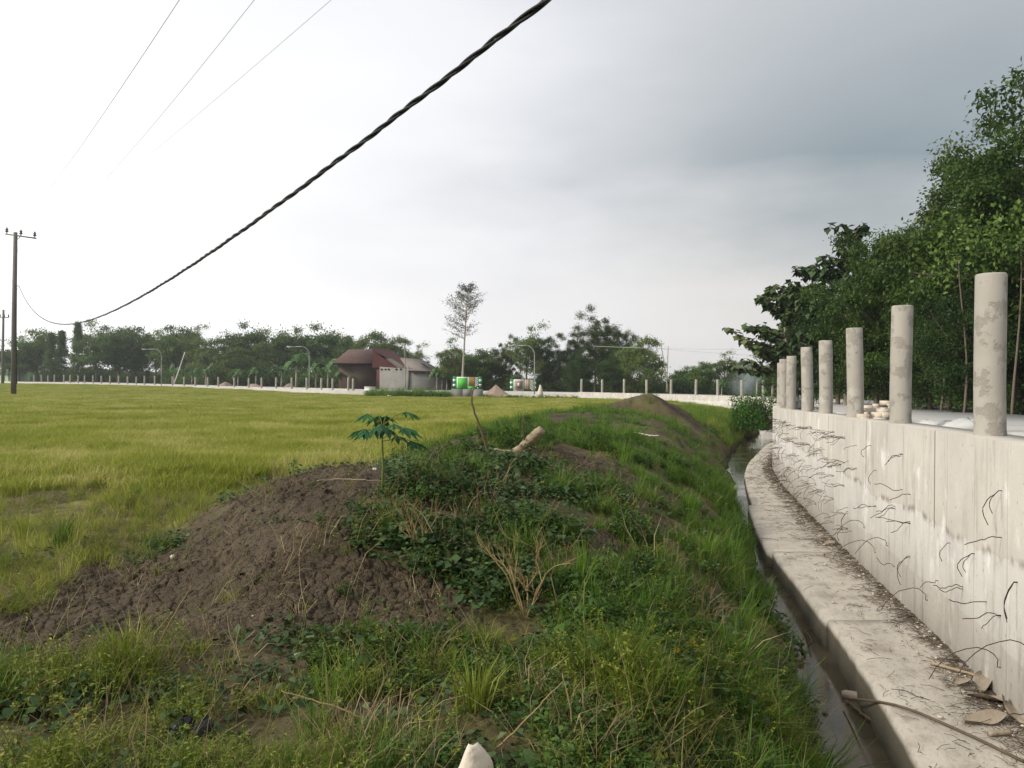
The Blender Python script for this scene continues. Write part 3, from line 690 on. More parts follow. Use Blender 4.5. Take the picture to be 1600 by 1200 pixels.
def teak(h, n, rx, key):
    tk = MB(); tk.tube([(0, 0, -.3), (.05, .03, h*.35), (-.04, .02, h*.7), (.02, 0, h)], [.13, .11, .07, .025], 8)
    lf = MB(); C = []; D_ = []; N_ = []
    for i in range(n):
        f = rng.uniform(.28, 1.); a = rng.uniform(0, 6.28); L = rx*(1.15-f)*rng.uniform(.6, 1.25)+.25
        b = np.array([0, 0, h*f]); e = b+np.array([math.cos(a)*L, math.sin(a)*L, L*rng.uniform(.15, .7)])
        tk.tube([b, b*.5+e*.5+np.array([0, 0, -.06*L]), e], [.035, .02, .008], 5, cap=False)
        for q in np.linspace(.35, 1, max(2, int(L/.26))):
            p = b+(e-b)*q
            for _ in range(rng.integers(4, 8)):
                aa = rng.uniform(0, 6.28); d = np.array([math.cos(aa), math.sin(aa), -rng.uniform(.2, 1.3)]); d /= np.linalg.norm(d)
                C.append(p+d*.19+rng.normal(size=3)*.05); D_.append(d); N_.append(np.array([math.cos(aa), math.sin(aa), 1.])+rng.normal(size=3)*.3)
    for _ in range(9):
        aa = rng.uniform(0, 6.28); d = np.array([math.cos(aa), math.sin(aa), .3]); C.append(np.array([.02, 0, h])+d*.15); D_.append(d); N_.append(np.array([0, 0, 1.]))
    n_ = len(C); s = rnd(n_, .26, .46)
    C, D_, N_ = np.array(C), np.array(D_), np.array(N_)
    # broad oval leaves: two overlapping diamonds, bent
    lf.leaves(C, D_, N_, s, s*.66, rnd(n_, 0, 1)); lf.leaves(C+N_*.004, D_, N_+.1, s*.78, s*.80, rnd(n_, 0, 1))
    t, c = tk.build('trunk', M['bark_pale']), lf.build('crown', M['teak']); park(t, c); PROTO[key] = (t, c)
teak(5.6, 62, 2.4, 'teak'); teak(6.6, 56, 2.1, 'teak_tall')

def plant_tree(name, kind, x, y, label, cat='tree', s=1., sz=None, rz=None, z=None, group=None):
    z = gz(x, y) if z is None else z
    e = empty(name, (x, y, z), rng.uniform(0, 6.28) if rz is None else rz, label, cat, group)
    e.scale = (s, s, sz or s)
    for src, nm in zip(PROTO[kind], ('trunk', 'crown')):
        q = src.copy(); COL.objects.link(q); q.parent = e
    return e
def bx(b, D): return (b-800)/1200.*D
def tree_at(b, D, top, kind, label, name='broadleaf_tree', wide=1., group=None, rz=None):
    """bearing, distance, and where its top stands"""
    x = bx(b, D); z = gz(x, D); hh = {'round': 7.9, 'wide': 7.3, 'loose': 8.4, 'feather': 7.5, 'cone': 9.8, 'dense': 9.1, 'dense_dark': 9.1, 'dense_olive': 9.0, 'airy': 10.2, 'teak': 5.9, 'teak_tall': 6.9}[kind]
    ht = pt(b, top, D)[2]-z; s = ht/hh
    return plant_tree(name, kind, x, D, label, s=s*wide, sz=s, group=group, rz=rz)

LT = 'trees in the belt beyond the left road'
for b, D, top, kind, wide, nm, lab in [
 (30, 150, 540, 'wide', 1.1, 'broadleaf_tree', 'low dark tree right behind the utility pole at the left edge'),
 (58, 150, 517, 'round', .9, 'broadleaf_tree', 'dark round tree just right of the utility pole'),
 (79, 146, 520, 'cone', 1.0, 'conifer_tree', 'first narrow pointed tree right of the utility pole'),
 (96, 146, 517, 'cone', 1.05, 'conifer_tree', 'second narrow pointed tree, between the round tree and the tall spire'),
 (121, 142, 503, 'cone', .8, 'conifer_tree', 'tallest spire-shaped conifer in the left treeline, touching the cable in view'),
 (150, 150, 507, 'loose', 1.0, 'broadleaf_tree', 'open-crowned dark tree directly right of the tall spire'),
 (185, 140, 515, 'wide', .9, 'broadleaf_tree', 'broad pale hazy tree between the spire and the curved lamp'),
 (210, 145, 513, 'round', .9, 'broadleaf_tree', 'rounded hazy tree left of the leftmost curved lamp'),
 (243, 142, 517, 'loose', .9, 'broadleaf_tree', 'open tree rising behind the leftmost curved lamp'),
 (274, 138, 512, 'round', .8, 'broadleaf_tree', 'tree above the leaning white pole, with a knobbly top'),
 (298, 136, 511, 'loose', .8, 'broadleaf_tree', 'wispy tree with a ragged top right of the leaning white pole'),
 (335, 128, 531, 'feather', 1.1, 'broadleaf_tree', 'low feathery pale green tree between the two left lamps'),
 (388, 135, 511, 'wide', .7, 'broadleaf_tree', 'dark tree standing above the feathery trees between the left lamps'),
 (365, 118, 545, 'feather', 1.1, 'broadleaf_tree', 'low bright feathery tree in front of the dark tree between the left lamps'),
 (422, 128, 520, 'loose', .8, 'broadleaf_tree', 'thin tree just left of the banana plants by the middle lamp'),
 (455, 130, 516, 'wide', .75, 'broadleaf_tree', 'dark tree behind the tallest banana plants'),
 (500, 132, 514, 'wide', .9, 'broadleaf_tree', 'big dark dome-shaped tree between the middle lamp and the brown roof'),
 (545, 128, 527, 'round', .7, 'broadleaf_tree', 'tree directly behind the left end of the brown roof'),
 (585, 122, 521, 'feather', 1.0, 'bamboo_clump', 'pale feathery bamboo-like clump behind the ridge of the brown roof'),
 (615, 124, 529, 'feather', .8, 'bamboo_clump', 'feathery clump behind the dark red roof'),
 (648, 124, 540, 'loose', .8, 'broadleaf_tree', 'thin-leaved tree behind the grey annex roof'),
 (18, 160, 552, 'round', 1.2, 'broadleaf_tree', 'low tree behind the pale green building')]:
    tree_at(b, D, top, kind, lab, nm, wide, LT)
CT = 'trees behind the bridge and the far wall'
for b, D, top, kind, wide, nm, lab in [
 (706, 92, 533, 'loose', .8, 'broadleaf_tree', 'dark leafy tree left of the foot of the tall bare tree'),
 (752, 94, 548, 'round', 1.0, 'broadleaf_tree', 'low dark tree between the tall bare tree and the right lamp'),
 (722, 98, 552, 'wide', 1.0, 'broadleaf_tree', 'low broad tree behind the green mural parapet'),
 (790, 95, 528, 'dense_olive', .7, 'broadleaf_tree', 'slim tree left of the right curved lamp'),
 (822, 92, 512, 'loose', .85, 'broadleaf_tree', 'open round-topped tree above the right curved lamp'),
 (858, 92, 523, 'dense', .85, 'broadleaf_tree', 'dark tree filling the gap right of the right curved lamp'),
 (893, 90, 530, 'dense_dark', .8, 'broadleaf_tree', 'dark tree left of the tallest centre tree'),
 (930, 88, 484, 'dense_olive', .75, 'broadleaf_tree', 'tallest domed tree in the centre, above the start of the far wall'),
 (965, 86, 512, 'dense', .75, 'broadleaf_tree', 'tree on the right shoulder of the tallest centre tree'),
 (1000, 82, 530, 'feather', .85, 'bamboo_clump', 'feathery clump at the right end of the centre grove'),
 (905, 80, 548, 'dense_dark', 1.0, 'broadleaf_tree', 'low dark tree behind the first post of the far wall'),
 (955, 78, 556, 'dense_dark', 1.1, 'broadleaf_tree', 'low dark tree behind the second and third far posts'),
 (1075, 95, 575, 'wide', 1.1, 'broadleaf_tree', 'low round bush-like tree right of the crossed bamboo poles'),
 (1098, 88, 567, 'round', .9, 'broadleaf_tree', 'small dark tree between the crossed poles and the smoke'),
 (1132, 90, 553, 'loose', 1.0, 'broadleaf_tree', 'open pale tree with a few twigs above, left of the smoke'),
 (1165, 95, 566, 'feather', 1.1, 'broadleaf_tree', 'small hazy tree behind the bluish smoke'),
 (1195, 85, 572, 'feather', 1.0, 'broadleaf_tree', 'small tree just left of the nearest group of posts')]:
    tree_at(b, D, top, kind, lab, nm, wide, CT)
RT = 'trees along the right side of the road'
for b, D, top, kind, wide, nm, lab, rz in [
 (1228, 34, 440, 'teak', 1.05, 'teak_tree', 'big-leaved tree reaching farthest left over the far wall', 0),
 (1268, 33, 408, 'teak_tall', 1.1, 'teak_tree', 'big-leaved tree behind the fourth and fifth posts', 2),
 (1322, 31, 342, 'teak_tall', .85, 'teak_tree', 'tall big-leaved tree with a lone shoot above the fifth post', 4),
 (1240, 38, 500, 'dense_dark', .9, 'broadleaf_tree', 'low dark tree under the big leaves behind the cluster of small posts', 1),
 (1310, 32, 440, 'dense_dark', .85, 'broadleaf_tree', 'dark leafy tree right behind the fifth post', 1),
 (1370, 28, 372, 'dense', .75, 'broadleaf_tree', 'dark green tree between the fifth and sixth posts', 3),
 (1425, 27, 345, 'dense', .8, 'broadleaf_tree', 'leafy tree rising behind the second nearest post', .5),
 (1480, 26, 300, 'dense_olive', .75, 'broadleaf_tree', 'olive green tree between the two nearest posts', 5),
 (1535, 25, 238, 'dense', .75, 'broadleaf_tree', 'high leafy tree above the nearest post', 2.2),
 (1595, 24, 196, 'dense_olive', .75, 'broadleaf_tree', 'high olive-leaved tree at the right edge below the airy top', 1.3),
 (1630, 22, 66, 'airy', .85, 'broadleaf_tree', 'tallest tree, its thin airy top reaching in at the upper right', 3.3),
 (1660, 20, 160, 'dense', .9, 'broadleaf_tree', 'dark tree cut by the right edge beside the nearest post', 0),
 (1540, 20, 420, 'dense_dark', .9, 'broadleaf_tree', 'shaded low tree right behind the nearest post', 4),
 (1455, 23, 445, 'dense_dark', .85, 'broadleaf_tree', 'shaded low tree right of the second nearest post', 2),
 (1380, 28, 480, 'dense_dark', .8, 'broadleaf_tree', 'shaded low tree left of the second nearest post', 5.5),
 (1750, 22, 200, 'dense_dark', 1., 'broadleaf_tree', 'dark tree beyond the right edge of the view', 1.5),
 (1950, 22, 150, 'dense', 1., 'broadleaf_tree', 'farthest right tree along the road', 1.5)]:
    tree_at(b, D, top, kind, lab, nm, wide, RT, rz)
# slender pale trunks visible under the right-hand canopy
SLB = ['thin pale trunk left of the second nearest post', 'thin pale straight trunk between the two nearest posts', 'thin pale trunk right behind the nearest post']
for (b, D, hh), lb in zip([(1502, 19.5, 4.4), (1588, 18.5, 4.6), (1470, 22, 4.)], [SLB[1], SLB[2], 'thin grey stem right of the second nearest post']):
    x = bx(b, D); z = gz(x, D); e = empty('slender_tree', (x, D, z), 0, lb, 'tree', 'slender young trees by the road')
    mb = MB(); P = [(.02*math.sin(f*6), 0, f*hh-.2) for f in np.linspace(0, 1, 8)]; P = [(p_[0]+.12*math.sin(p_[2]*.9+b), p_[1], p_[2]) for p_ in P]; mb.tube(P, np.linspace(.035, .012, 8), 7); mb.build('trunk', M['bark'], e)
    n = 520; lf = MB(); s = rnd(n, .09, .16); c = rng.normal(size=(n, 3))*np.array([.55, .55, .45])+np.array([0, 0, hh]); lf.leaves(c, unit(n)+np.array([0, 0, -.4]), unit(n)+np.array([0, 0, 1.]), s, s*.6, rnd(n, .3, 1)); lf.build('crown', M['crown_a'], e)

# tall thin tree with sparse whorls
def sparse_tree():
    D = 84; x = bx(722, D); z = gz(x, D); top = pt(728, 447, D)[2]-z
    e = empty('slender_tall_tree', (x, D, z), 0, 'tall bare-stemmed tree with thin see-through crown, behind the green mural parapet', 'tree')
    tk = MB(); P = [(.55*f**1.3, 0, top*f-.2) for f in np.linspace(0, 1, 12)]; tk.tube(P, np.linspace(.15, .03, 12), 7)
    lf = MB(); C = []
    for k in range(90):
        f = rng.uniform(.50, 1.); a = rng.uniform(0, 6.28); prof = math.sin(min(1, (1-f)/.5*1.25+.12)*math.pi*.62)
        L = 2.1*prof*rng.uniform(.4, 1.15)+.15; b = np.array([.55*f**1.3, 0, top*f]); q = b+np.array([math.cos(a)*L, math.sin(a)*L, L*.45])
        tk.tube([b, b*.5+q*.5+(0, 0, -.05), q], [.03, .02, .008], 4, cap=False)
        for t in np.linspace(.45, 1, 4): C.append(b+(q-b)*t)
    C = np.array(C); n = 3500; ci = rng.integers(0, len(C), n); s = rnd(n, .10, .22)
    lf.leaves(C[ci]+rng.normal(size=(n, 3))*.15, unit(n)+np.array([0, 0, -.5]), unit(n)+np.array([0, 0, 1]), s, s*.45, rnd(n, 0, 1))
    tk.build('trunk', M['bark_pale'], e); lf.build('crown', M['pale_tree'], e)
sparse_tree()

# banana plants: arching split blades
def banana_proto():
    st = MB(); st.tube([(0, 0, -.2), (.03, 0, 1.2), (0, 0, 2.4)], [.16, .13, .08], 8)
    lf = MB()
    for k in range(11):
        a = k*2.4+rng.uniform(-.3, .3); L = rng.uniform(1.9, 2.7); up = rng.uniform(.6, 1.6)
        n = 12; P = []
        for i in range(n+1):
            f = i/n; P.append(np.array([math.cos(a)*L*f*.75, math.sin(a)*L*f*.75, 2.3+up*math.sin(f*2.4)*L*.42-f*f*.9]))
        P = np.array(P); sd = np.array([-math.sin(a), math.cos(a), 0])
        wv = .34*np.sin(np.clip(np.linspace(.06, 1, n+1), 0, 1)*3.05)+.02
        for sgn in (-1, 1):
            V = []; 
            for i in range(n+1): V += [P[i], P[i]+sd*sgn*wv[i]*rng.uniform(.75, 1.1)+np.array([0, 0, .10-wv[i]*.3])]
            V = np.array(V); Q = [(2*i, 2*i+1, 2*i+3, 2*i+2) for i in range(n) if rng.random() > .08]
            lf.add(V, Q, tint=rng.uniform(.2, 1))
    a, b = st.build('stem', M['bark_pale']), lf.build('leaves', M['palm']); park(a, b); return a, b
BAN = banana_proto()
BL = [(272, 118, .85, 'banana plant right of the leftmost curved lamp'), (322, 116, .95, 'banana plant with pale upright leaves between the left lamps'), (300, 120, .8, 'small banana plant behind the leaning white pole'),
      (372, 112, .75, 'small banana plant left of the tallest banana plant'), (463, 104, 1.35, 'tallest banana plant, just left of the middle lamp'), (440, 108, .95, 'banana plant leaning left of the tallest one'), (494, 104, 1.0, 'banana plant just right of the middle lamp'),
      (513, 100, 1.15, 'banana plant touching the left end of the brown roof'), (535, 98, .85, 'banana plant in front of the brown roof'), (548, 98, .7, 'low banana plant before the dark plank wall'), (400, 112, .85, 'banana plant midway between the two left lamps'),
      (683, 92, .8, 'banana plant right of the grey annex'), (698, 92, .7, 'banana plant left of the green mural parapet'), (1183, 74, .75, 'banana plant right of the smoke'), (1207, 70, .8, 'banana plant behind the post where the walls meet'), (1128, 78, .5, 'small banana plant left of the smoke')]
for i, (b, D, s, lb) in enumerate(BL):
    x = bx(b, D); e = empty('banana_plant', (x, D, gz(x, D)), rng.uniform(0, 6.28), lb, 'banana plant', 'banana plants beyond the road'); e.scale = (s, s, s)
    for src in BAN: q = src.copy(); COL.objects.link(q); q.parent = e

# undergrowth that closes the foot of the tree belts
def leaf_clump(name, n, r, h, leaf, mat, drp=.3):
    mb = MB(); d = unit(n); d[:, 2] = np.abs(d[:, 2]); c = d*rnd(n, .35, 1)[:, None]*np.array([r, r, h]); s = leaf*rnd(n, .6, 1.4)
    mb.leaves(c, unit(n)+np.array([0, 0, -drp]), unit(n)*.8+np.array([0, 0, 1.]), s, s*.5, np.clip(rnd(n, 0, .6)+c[:, 2]/h*.4, 0, 1)); return mb.build(name, M[mat], link=False)
cl1 = leaf_clump('clump', 2600, 1.3, 1.9, .17, 'crown_b'); cl2 = leaf_clump('clump', 2200, 1.3, 1.5, .18, 'crown_a')
pts = []; sc = []
def rline(off0, off1, n, lo, hi, s0, s1):
    for _ in range(n):
        i = rng.integers(int(lo*len(RP)), int(hi*len(RP))-1); p = RP[i]; t = RP[i+1]-RP[i]; t /= np.linalg.norm(t); q = p+np.array([t[1], -t[0]])*rng.uniform(off0, off1)
        pts.append((q[0], q[1], gz(*q))); s = rng.uniform(s0, s1); sc.append((s*1.2, s*1.2, s))
iA = 40/len(RP)
rline(5.4, 7, 110, .02, .17, .45, .8); rline(7, 20, 260, .02, .2, .9, 1.7)
rline(10, 22, 160, .2, .4, .9, 1.5); rline(10, 34, 420, .38, .9, .9, 2.0)
pts = np.array(pts); n = len(pts); d = np.hypot(pts[:, 0], pts[:, 1])
scatter('undergrowth', 'dark leafy undergrowth closing the foot of the tree belts', 'undergrowth', pts, [cl1, cl2], np.c_[np.zeros((n, 2)), rnd(n, 0, 6.28)], np.array(sc), rng.integers(0, 2, n))

# ------------------------------------------------------------------ left road wall with posts
LW = catmull([(-14.6, 77.5), (-18.5, 79.2), (-25, 86), (-33.3, 95.5), (-43, 103.5), (-52, 111), (-66, 121), (-81.5, 133), (-100, 146)], .6)
def zlw(p): return float(np.interp(-p[0], [14, 33, 52, 81, 100], [-.80, -.74, -.58, -.36, -.28]))
lw = empty('roadside_wall', (-33.3, 95.5, -1.2), label='long low pale wall with many thin posts along the left far road', cat='wall')
rel(ribbon('wall_body', LW, lambda i, p: [(-.2, -2.), (-.2, zlw(p)), (.2, zlw(p)+.003), (.2, -2.)], M['fill']), lw)
for b in (54, 65, 75.5, 86, 99, 109, 121, 133, 145, 157, 170.5, 184, 198, 213, 226, 240, 270, 287, 305.5, 324, 343, 367, 389, 410, 432, 457, 479, 501, 522, 541, 552):
    p = on_path(LW, b, 0, len(LW)); q = p0.copy(); COL.objects.link(q); q.location = (p[0], p[1], zlw(p)); q.rotation_euler = (0, R(rng.normal()*.5), rng.uniform(0, 6)); q.scale = (1.05, 1.05, rng.uniform(.98, 1.1)); rel(q, lw)
FW = catmull([(-17.5, 84.5), (-24, 92), (-36, 104), (-55, 120), (-84, 144)], 1.)
o = ribbon('low_wall', FW, lambda i, p: [(-.2, -2.), (-.2, zlw(p)+.10), (.2, zlw(p)+.104), (.2, -2.)], M['fill']); tag(o, 'plain low pale wall on the far side of the left road', 'wall')
# pale end pillar of the left wall
mb = MB(); mb.box((0, 0, .5), (1.9, .6, 1.7)); mb.box((0, 0, 1.38), (2.0, .7, .10)); px_, py_ = bx(572, 80), 80.
o = mb.build('end_pillar', M['white']); o.location = (px_+.4, py_, -1.55); o.scale = (.55, .8, .8); tag(o, 'stubby off-white pillar at the right end of the left road wall', 'pillar')

# ------------------------------------------------------------------ house and annex
def house():
    D = 97.; x0, x1 = bx(524, D), bx(590, D); z = -1.0; h = empty('farmhouse', ((x0+x1)/2, D, z), 0, 'old house with faded brown and dark red roofs behind the banana plants', 'house'); org = h.location.copy()
    W_, Dp = x1-x0, 7.; eave = pt(560, 567, D)[2]-z; ridge = pt(560, 546, D+3.5)[2]-z
    mb = MB(); mb.box((0, 3.5, eave/2-.3), (W_-.6, Dp-.8, eave+.6)); mb.build('wall', M['plank'], h)
    mb = MB(); hw = W_/2; V = [(-hw-.3, -.3, eave), (hw, -.3, eave), (hw, 3.5, ridge), (-hw+.9, 3.5, ridge), (-hw-.3, 7.3, eave), (hw, 7.3, eave)]
    V2 = [(a, b, c-.12) for a, b, c in V]
    mb.add(V+V2, [(0, 1, 2, 3), (5, 4, 3, 2), (6, 9, 8, 7), (0, 6, 7, 1), (4, 5, 11, 10), (1, 7, 8, 2), (2, 8, 11, 5), (9, 10, 11, 8)], [(0, 3, 4), (6, 10, 9)]); mb.build('roof', M['roof_brown'], h)
    # right wing: roof slopes down to the right
    a0 = bx(588, D)-org.x; a1 = bx(610, D)-org.x; a2 = bx(637, D)-org.x; rt = pt(610, 546, D)[2]-z; rl = pt(637, 574, D)[2]-z
    mb = MB(); V = [(a0-.2, -.6, ridge+.05), (a0-.2, -.6, eave-.9), (a2-1.6, -.6, rl-.1), (a1-.4, -.6, rt-.2), (a0-.2, 6, ridge+.1), (a1, 6, rt), (a2, 6, rl), (a2, -.8, rl), (a1, -.8, rt)]
    mb.add([(a0-.3, -1.0, ridge), (a1-1.6, -1.0, rt-.6), (a2-1.0, -1.2, rl-.1), (a0-.3, -1.2, eave-.6)], [(3, 2, 1, 0)])
    mb.add([(a1-2.0, -.9, rt-.25), (a2, -1.1, rl), (a2+.2, 5, rl+.1), (a1-.6, 5, rt+.1)], [(0, 1, 2, 3)]); mb.add([(a0-.3, -1.0, ridge), (a1-1.6, -1.0, rt-.6), (a1-.6, 5, rt+.1), (a0, 5, ridge+.1)], [(0, 1, 2, 3)])
    mb.box(((a0+a2)/2-.6, 2, (eave-.9)/2), (a2-a0-1.4, 5, eave-.7)); mb.build('wing_roof', M['roof_red'], h)
    mb = MB(); mb.add([(a1-.3, -1.25, rt-1.2), (a1+.35, -1.25, rt-1.2), (a2+.1, -1.45, rl-.1), (a2-.9, -1.45, rl-.1)], [(0, 1, 2, 3)]); mb.add([(a1-.3, -1.2, rt-1.3), (a1+.35, -1.2, rt-1.3), (a2+.1, -1.4, rl-.2), (a2-.9, -1.4, rl-.2)], [(3, 2, 1, 0)]); mb.build('pale_sheet', M['roof_grey'], h)
house()
def annex():
    D = 92.; z = -1.0; x0, x1 = bx(593, D), bx(692, D); cx = (x0+x1)/2; h = empty('annex_shed', (cx, D, z), 0, 'grey rendered low building with a row of small vent holes and patched grey roof', 'shed')
    tl = pt(600, 573, D)[2]-z; tr = pt(692, 580, D)[2]-z; hw = (x1-x0)/2
    mb = MB(); V = [(-hw, 0, -.6), (hw, 0, -.6), (hw, 0, tr), (-hw, 0, tl), (-hw, 6, -.6), (hw, 6, -.6), (hw, 6, tr), (-hw, 6, tl)]
    mb.add(V, [(0, 1, 2, 3), (5, 4, 7, 6), (1, 5, 6, 2), (4, 0, 3, 7), (3, 2, 6, 7)])
    xj = bx(638, D)-cx; xk = bx(668, D)-cx
    mb.box((xj, -.06, tl/2), (.22, .12, tl+.2)); mb.box((hw-.06, -.06, tr/2), (.25, .12, tr+.1)); mb.build('wall', M['house_wall'], h)
    for b, row in [(596, 0), (602, 0), (607, 0), (619, 0), (626, 0), (648, 1), (651.5, 1), (655, 1), (658.5, 1), (662, 1), (672, 1), (678, 1), (683, 1), (687, 1)]:
        mb = MB(); zz = pt(b, 577 if row == 0 else 583, D)[2]-z; mb.box((bx(b, D)-cx, -.015, zz), (.15 if row else .2, .05, .17)); mb.build('vent_hole', M['dark'], h)
    r0, r1, r2, r3 = pt(625, 559, D+4), pt(659, 561, D+4), pt(692, 580.5, D-.4), pt(638, 577.5, D-.4)
    P = [np.array(q)-np.array((cx, D, z)) for q in (r3, r2, r1, r0)]; mb = MB(); mb.add(P+[q-np.array([0, 0, .12]) for q in P], [(0, 1, 2, 3), (7, 6, 5, 4), (0, 4, 5, 1), (1, 5, 6, 2), (2, 6, 7, 3), (3, 7, 4, 0)])
    rf = mb.build('roof', M['roof_grey'], h)
    q = [np.array(pt(656, 568.3, D+1.2)), np.array(pt(662, 569, D+1.2)), np.array(pt(673, 576.8, D+.0)), np.array(pt(667, 575.5, D+.1))]
    P = [v-np.array((cx, D, z))+np.array([0, -.12, .06]) for v in q]; mb = MB(); mb.add(P, [(0, 1, 2, 3)]); mb.build('roof_gap', M['dark'], h)
    q = [np.array(pt(664, 562.5, D+3.4)), np.array(pt(671, 564, D+3.2)), np.array(pt(690, 579, D-.3)), np.array(pt(684, 578, D-.3))]
annex()
# bank of tall grass is added with the plants; small pale green building at the far left
D = 150.; e = empty('green_building', (bx(10, D), D, -.6), 0, 'small pale green building with slanted roof behind the utility pole', 'building')
wd = 2.1; hl, hr = pt(4, 556, D)[2]+.6, pt(17, 550, D)[2]+.6
mb = MB(); mb.add([(-wd, 0, -.5), (wd, 0, -.5), (wd, 0, hr), (-wd, 0, hl), (-wd, 4, -.5), (wd, 4, -.5), (wd, 4, hr), (-wd, 4, hl)], [(0, 1, 2, 3), (5, 4, 7, 6), (1, 5, 6, 2), (4, 0, 3, 7), (3, 2, 6, 7)]); mb.build('wall', M['palegreen'], e)
mb = MB(); mb.add([(-wd-.4, -.4, hl+.02), (wd+.3, -.4, hr+.02), (wd+.3, 4.3, hr+.02), (-wd-.4, 4.3, hl+.02), (-wd-.4, -.4, hl+.2), (wd+.3, -.4, hr+.2), (wd+.3, 4.3, hr+.2), (-wd-.4, 4.3, hl+.2)], [(3, 2, 1, 0), (4, 5, 6, 7), (0, 1, 5, 4), (1, 2, 6, 5), (2, 3, 7, 6), (3, 0, 4, 7)]); mb.build('roof', M['roof_grey'], e)
for xx in (-1.5, -.5, .5, 1.5):
    mb = MB(); mb.box((xx, -.06, (hl)/2), (.10, .10, hl)); mb.build('mullion', M['plank'], e)
for zz in (.3, .68): mb = MB(); mb.box((0, -.06, hl*zz), (wd*2, .08, .10)); mb.build('rail', M['plank'], e)

# ------------------------------------------------------------------ the two painted culvert parapets
def parapet(b0, b1, ytop, ybot, D, label, style):
    x0, x1 = bx(b0, D), bx(b1, D); cx = (x0+x1)/2; Wd = x1-x0; zb = pt((b0+b1)/2, ybot, D)[2]; zt_ = pt((b0+b1)/2, ytop, D)[2]; h = zt_-zb
    e = empty('culvert_parapet', (cx, D, zb), 0, label, 'parapet', 'painted parapets of the culvert crossing')
    pr = Wd*.055
    mb = MB(); mb.box((0, .16, h/2), (Wd-2*pr, .30, h)); mb.build('panel_wall', M['green'], e)
    for sgn in (-1, 1):
        pil = MB(); X_ = sgn*(Wd/2-pr); pil.tube([(X_, .12, 0), (X_, .12, h), (X_, .12, h*1.045)], [pr, pr, pr*.6], 16); po = pil.build('pillar', M['green'], e)
        for f in (.22, .62): bd = MB(); bd.tube([(X_, .12, h*f), (X_, .12, h*(f+.19))], [pr*1.04]*2, 16); bd.build('white_band', M['white'], po)
    y = -.004
    def plate(nm, u0, u1, v0, v1, mat, k=1, par=e): mb = MB(); mb.box((-Wd/2+(u0+u1)/2*Wd, y-.006*k, (v0+v1)/2*h), ((u1-u0)*Wd, .014, (v1-v0)*h)); return mb.build(nm, M[mat], par)
    fr = plate('border', .14, .525, .0 if style else .10, 1., 'white')
    if style == 0:
        plate('field', .165, .50, .04, .93, 'lime', 2); plate('lower_field', .53, .74, 0, .24, 'lime'); 
        for u in (.535, .58, .62): plate('stripe', u, u+.022, .25, 1., 'white' if u == .535 else 'green')
        for u in (.56, .60, .645, .685, .72): plate('stripe', u, u+.022, .25, 1., 'orange')
    else:
        plate('field', .16, .505, .12, .93, 'pinkgrey', 2); plate('motif_ring', .22, .44, .30, .80, 'mural_dark', 3); plate('motif_field', .25, .41, .37, .73, 'pinkgrey', 4); plate('motif', .30, .36, .42, .68, 'white', 5); 
        for u, mt in ((.535, 'orange'), (.575, 'white'), (.60, 'mural_dark'), (.64, 'white'), (.665, 'orange'), (.70, 'pinkgrey'), (.73, 'orange')): plate('stripe', u, u+.024, .16, 1., mt)
    for k in range(6):                    # slanting green and white stripes
        mb = MB(); u0, u1 = -Wd/2+.765*Wd, -Wd/2+.885*Wd; z0 = h*(.02+k*.17); dz = h*.085
        zs = [min(h, z0+h*.22), min(h, z0+dz+h*.22), min(h, z0+dz), min(h, z0)]
        if zs[0]-zs[3] < .02: continue
        V = [(u0, y-.008, zs[0]), (u1, y-.008, zs[3]), (u1, y-.008, zs[2]), (u0, y-.008, zs[1])]; V += [(a, .01, c) for a, _, c in V]
        mb.add(V, [(0, 1, 2, 3), (0, 4, 5, 1), (3, 2, 6, 7)]); mb.build('slanting_stripe', M['white'], e)
    return e, Wd, h
e, Wd, h = parapet(707.5, 752.5, 589, 608, 70, 'green and white painted parapet with plain bright green panel above the grey culvert head', 0)
mb = MB(); hh = pt(730, 608, 70)[2]+1.75; WW = Wd+.25
for a, b, c, d in ((-WW/2, -.14*WW, 0, 1), (.16*WW, WW/2, 0, 1)): mb.box(((a+b)/2, .2, -hh/2), (b-a, .6, hh))
mb.box((.01*WW, .2, -hh*.30), (.30*WW, .598, hh*.6)); mb.build('culvert_head', M['house_wall'], e)
mb = MB(); mb.box((.01*WW, .35, -hh*.72), (.30*WW, .1, hh*.4)); mb.build('culvert_opening', M['dark'], e)
parapet(797, 837.5, 593, 611, 76, 'painted parapet with a greyish square panel and striped end, beside the right lamp', 1)

def heap(name, b, D, w, h, z, mat, label, dx=1., n=26, parent=None, cat='heap'):
    th = np.linspace(0, 6.283, n, endpoint=False); V = []; rr = np.linspace(0, 1, 9)
    for r in rr:
        for t in th:
            q = r*(1+.18*math.sin(2*t+b)+.1*math.sin(5*t+b*2)); xx, yy = math.cos(t)*q*w/2, math.sin(t)*q*w/2*dx
            V.append((xx, yy, h*max(0, 1-r**1.15)*(.8+.4*float(vnoise(np.array(xx*1.7+b), np.array(yy*1.7), 3)))-.1*r-.1))
    i = np.arange(8)[:, None]*n; j = np.arange(n)[None]; k = (j+1) % n
    o = mesh_np(name, V, np.stack([i+j, i+n+j, i+n+k, i+k], -1).reshape(-1, 4), M[mat], smooth=True); o.location = (bx(b, D), D, z); return tag(o, label, cat)
heap('sand_heap', 775, 76, 3.0, 1.0, -1.15, 'sand', 'brown sand heap between the two painted parapets')
heap('sand_heap', 398, 101, 3.0, .95, -.95, 'sand', 'reddish sand heap behind the left wall, left of the other one')
heap('sand_heap', 452, 97, 2.8, .8, -.95, 'sand', 'reddish sand heap behind the left wall, nearer the house')
heap('sand_heap', 352, 106, 3.5, .9, -.95, 'sand', 'low wide reddish sand heap behind the left wall, farthest from the house')
